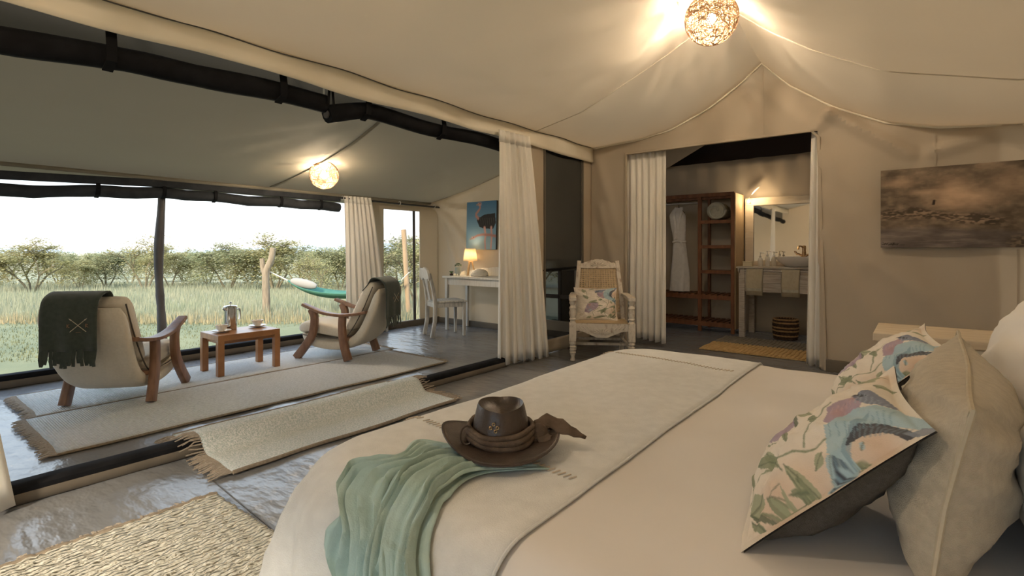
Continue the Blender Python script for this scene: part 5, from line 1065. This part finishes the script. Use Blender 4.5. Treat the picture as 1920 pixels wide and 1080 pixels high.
# ---- mint scarf flowing from under the hat over the near edge of the bed
sf = empty('cotton_scarf', (-.9, .8, BZ), 0, 'mint green cotton scarf tumbling from under the hat over the bed edge', 'scarf'); so_ = Vector((-.9, .8, BZ))
def scarf_layer(left, right, lift, nf, amp, seed, nu=110, nv=80):
    Lc = spline([(a, b, 0) for a, b in left], nv); Rc = spline([(a, b, 0) for a, b in right], nv); A = []
    for i in range(nu + 1):
        u = i / nu; row = []
        for k in range(nv + 1):
            v = k / nv; q = Lc[k].lerp(Rc[k], u); q.x += .018 * math.sin(v * 4 + u * 9 + seed) * v; q.y += (.03 * math.sin(u * 11 + seed * 2) + .05 * (fb(u * 4 + seed, 1) - .5)) * v
            ph = u * nf * 2 * PI + 1.8 * math.sin(v * 2.4 + seed) + 3.0 * fb(u * 2 + seed, v * 2)
            s_ = math.sin(ph); f = amp * ((1 - abs(s_)) ** .75 + .30 * (1 - abs(math.sin(ph * 1.7 + 1 + 2 * v))) ** .8 + .25 * fb(u * 6, v * 6 + seed)) * min(1, .08 + v * 1.5) * min(1, 7 * u + .1) * min(1, 7 * (1 - u) + .1)
            b = bedpt(q.x, q.y, off=.016, puff=1, zmin=.05); hx = 1 if q.y > BY0 + .06 else .35; w_ = f + lift * min(1, v * 4) + .004
            b.z += w_ * hx; b.y -= w_ * (1 - hx); row.append(b - so_)
        A.append(row)
    return A
m = MB()
m.grid(scarf_layer([(-1.00, .99), (-1.10, .95), (-1.04, .83), (-1.10, .74), (-1.00, .66), (-1.03, .58), (-.94, .46), (-.93, .36)], [(-.70, 1.03), (-.80, .92), (-.80, .82), (-.74, .70), (-.69, .62), (-.66, .54), (-.68, .46), (-.70, .40)], .0, 5.5, .040, 1))
m.grid(scarf_layer([(-.93, 1.00), (-.97, .90), (-.93, .76), (-.86, .64), (-.83, .48), (-.82, .30)], [(-.74, 1.01), (-.81, .89), (-.79, .77), (-.715, .65), (-.67, .60), (-.72, .50)], .018, 3.2, .034, 6))
m.build('cloth', M['scarf'], sf, solid=.003, ang=80)
# ================================================================== PICTURES ON THE WALLS
def picture(name, label, Mx, w, h, cvs, nx, ny):
    e0 = empty(name, None, 0, label, 'painting', M=Mx); m = MB(); us = np.linspace(0, 1, nx + 1); vs_ = np.linspace(0, 1, ny + 1)
    m.grid([[((u - .5) * w, (v - .5) * h, .0005) for v in vs_] for u in us]); o = m.build('canvas', M['print_flat'], e0); put_print(o, cvs, np.array([[u, 1 - v] for u in us for v in vs_]))
    m = MB(); m.bx(-w / 2, w / 2, -h / 2, h / 2, -.032, 0); m.build('stretcher_frame', M['charcoal'], e0, bevel=.002)
# river crossing herd under a dusty sky, sepia
hh, ww = 180, 330; lc = Canvas(ww, hh, (.10, .08, .06)); n1 = noise2(hh, ww, 5, 1, 5); n2 = noise2(hh, ww, 16, 2, 4); n3 = noise2(hh, ww, 7, 3, 4, 1, 5); n4 = noise2(hh, ww, 40, 9, 2, 1, 1.6)
X, Y = lc.X, lc.Y; lc.a = np.array((.058, .044, .031)) + (np.clip((n1 - .30) * 1.9, 0, 1) * .6 + np.clip((n2 - .4) * 1.2, 0, .5))[..., None] * np.array((.16, .118, .08))
for c, rx, ry, al in (((.40, .33), .09, .16, .95), ((.44, .43), .15, .10, .95), ((.52, .40), .1, .08, .6), ((.10, .18), .10, .06, .7), ((.27, .31), .10, .03, .6), ((.68, .22), .08, .14, .45), ((.78, .30), .10, .10, .4)): lc.mix(np.exp(-(((X - c[0]) / rx) ** 2 + ((Y - c[1]) / ry) ** 2)) * (.5 + .9 * n1), (.36, .25, .165), al)
sm = lambda a: np.clip(a, 0, 1) ** 2 * (3 - 2 * np.clip(a, 0, 1))
hb = .50 + .34 * np.clip(X - .25, 0, .5); herd = sm((Y - hb + .07 - .10 * n2) * 14) * sm((hb + .15 + .06 * n1 - Y) * 12) * sm((.74 - X) * 6); sp2 = sm((n4 - .40) * 3.2)
lc.mix(herd, (.035, .026, .019), .7); lc.mix(herd * sp2, (.28, .20, .135), .7)
wt = sm((Y - (.72 + .14 * np.clip(X - .3, 0, 1))) * 12); lc.mix(wt, (.085, .070, .062), .85); lc.mix(wt * sm((n3 - .42) * 3), (.16, .13, .112), .7)
bk2 = sm((Y - .84 + .28 * np.clip(X - .62, 0, 1)) * 9) * sm((X - .60) * 7); lc.mix(bk2, (.040, .030, .022), .8); lc.mix(bk2 * sp2, (.20, .145, .095), .6)
for k in range(8): lc.line([(.012 + k * .012, .965 + .01 * math.sin(k * 3)), (.02 + k * .012, .95 + .012 * math.cos(k * 2))], .0035, (.02, .015, .012))
lc.a *= 1.5
lc.a = lc.a * (.55 + .9 * noise2(hh, ww, 9, 21, 4))[..., None]
lc.line([(.30, .47), (.305, .42)], .008, (.03, .02, .015)); lc.line([(.01, .93), (.03, .96), (.14, .97)], .002, (.03, .02, .016))
picture('landscape_painting', 'wide sepia canvas of a herd crossing a river, on the end wall', frame_from((.335, YE - .075, 1.445), (1, 0, 0), (0, .02, 1)), 1.16, .655, lc, 330, 180)
oc = Canvas(160, 220, (.10, .22, .36)); t_ = oc.Y[..., None]; oc.a = np.array((.065, .17, .30)) * (1 - t_) + np.array((.27, .42, .50)) * t_; oc.blob((.4, .95), .3, .2, (.42, .50, .52), .5)
SK, SK2, BK = (.42, .22, .19), (.55, .32, .28), (.03, .03, .032)
oc.poly([(.34, .30), (.46, .33), (.60, .28), (.95, .26), (.99, .45), (.90, .58), (.62, .57), (.45, .53), (.36, .40)], BK); 
for k in range(14): oc.line([(.45 + k * .035, .36), (.47 + k * .036, .50)], .012, (.09, .085, .08) if k % 2 else (.02, .02, .02), .6, .004)
oc.line([(.44, .07), (.46, .13), (.42, .18), (.33, .25), (.33, .30), (.40, .35)], .022, SK, 1, .036); oc.blob((.44, .055), .06, .035, SK2, 1, 4); oc.line([(.40, .06), (.34, .065)], .016, (.35, .24, .2)); oc.blob((.45, .045), .018, .013, (.02, .02, .02), 1)
oc.line([(.62, .55), (.66, .70), (.64, .82), (.66, .98)], .035, SK2, 1, .022); oc.line([(.84, .55), (.86, .72), (.84, .98)], .035, SK2, 1, .022)
oc.line([(1.0, .73), (.8, .70), (.55, .69), (.40, .705), (.28, .74)], .03, SK, 1, .022); oc.blob((.24, .755), .06, .03, SK2, 1, 4); oc.line([(.22, .765), (.13, .785)], .016, (.4, .25, .2)); oc.blob((.26, .745), .016, .012, (.02, .02, .02), 1)
picture('ostrich_painting', 'bright blue canvas of ostriches above the writing desk', frame_from((-4.815, YE - .07, 1.44), (1, 0, 0), (-.06, .03, 1)), .56, .68, oc, 110, 150)
scn.cycles.caustics_reflective = False; scn.cycles.caustics_refractive = False; scn.cycles.sample_clamp_indirect = 6
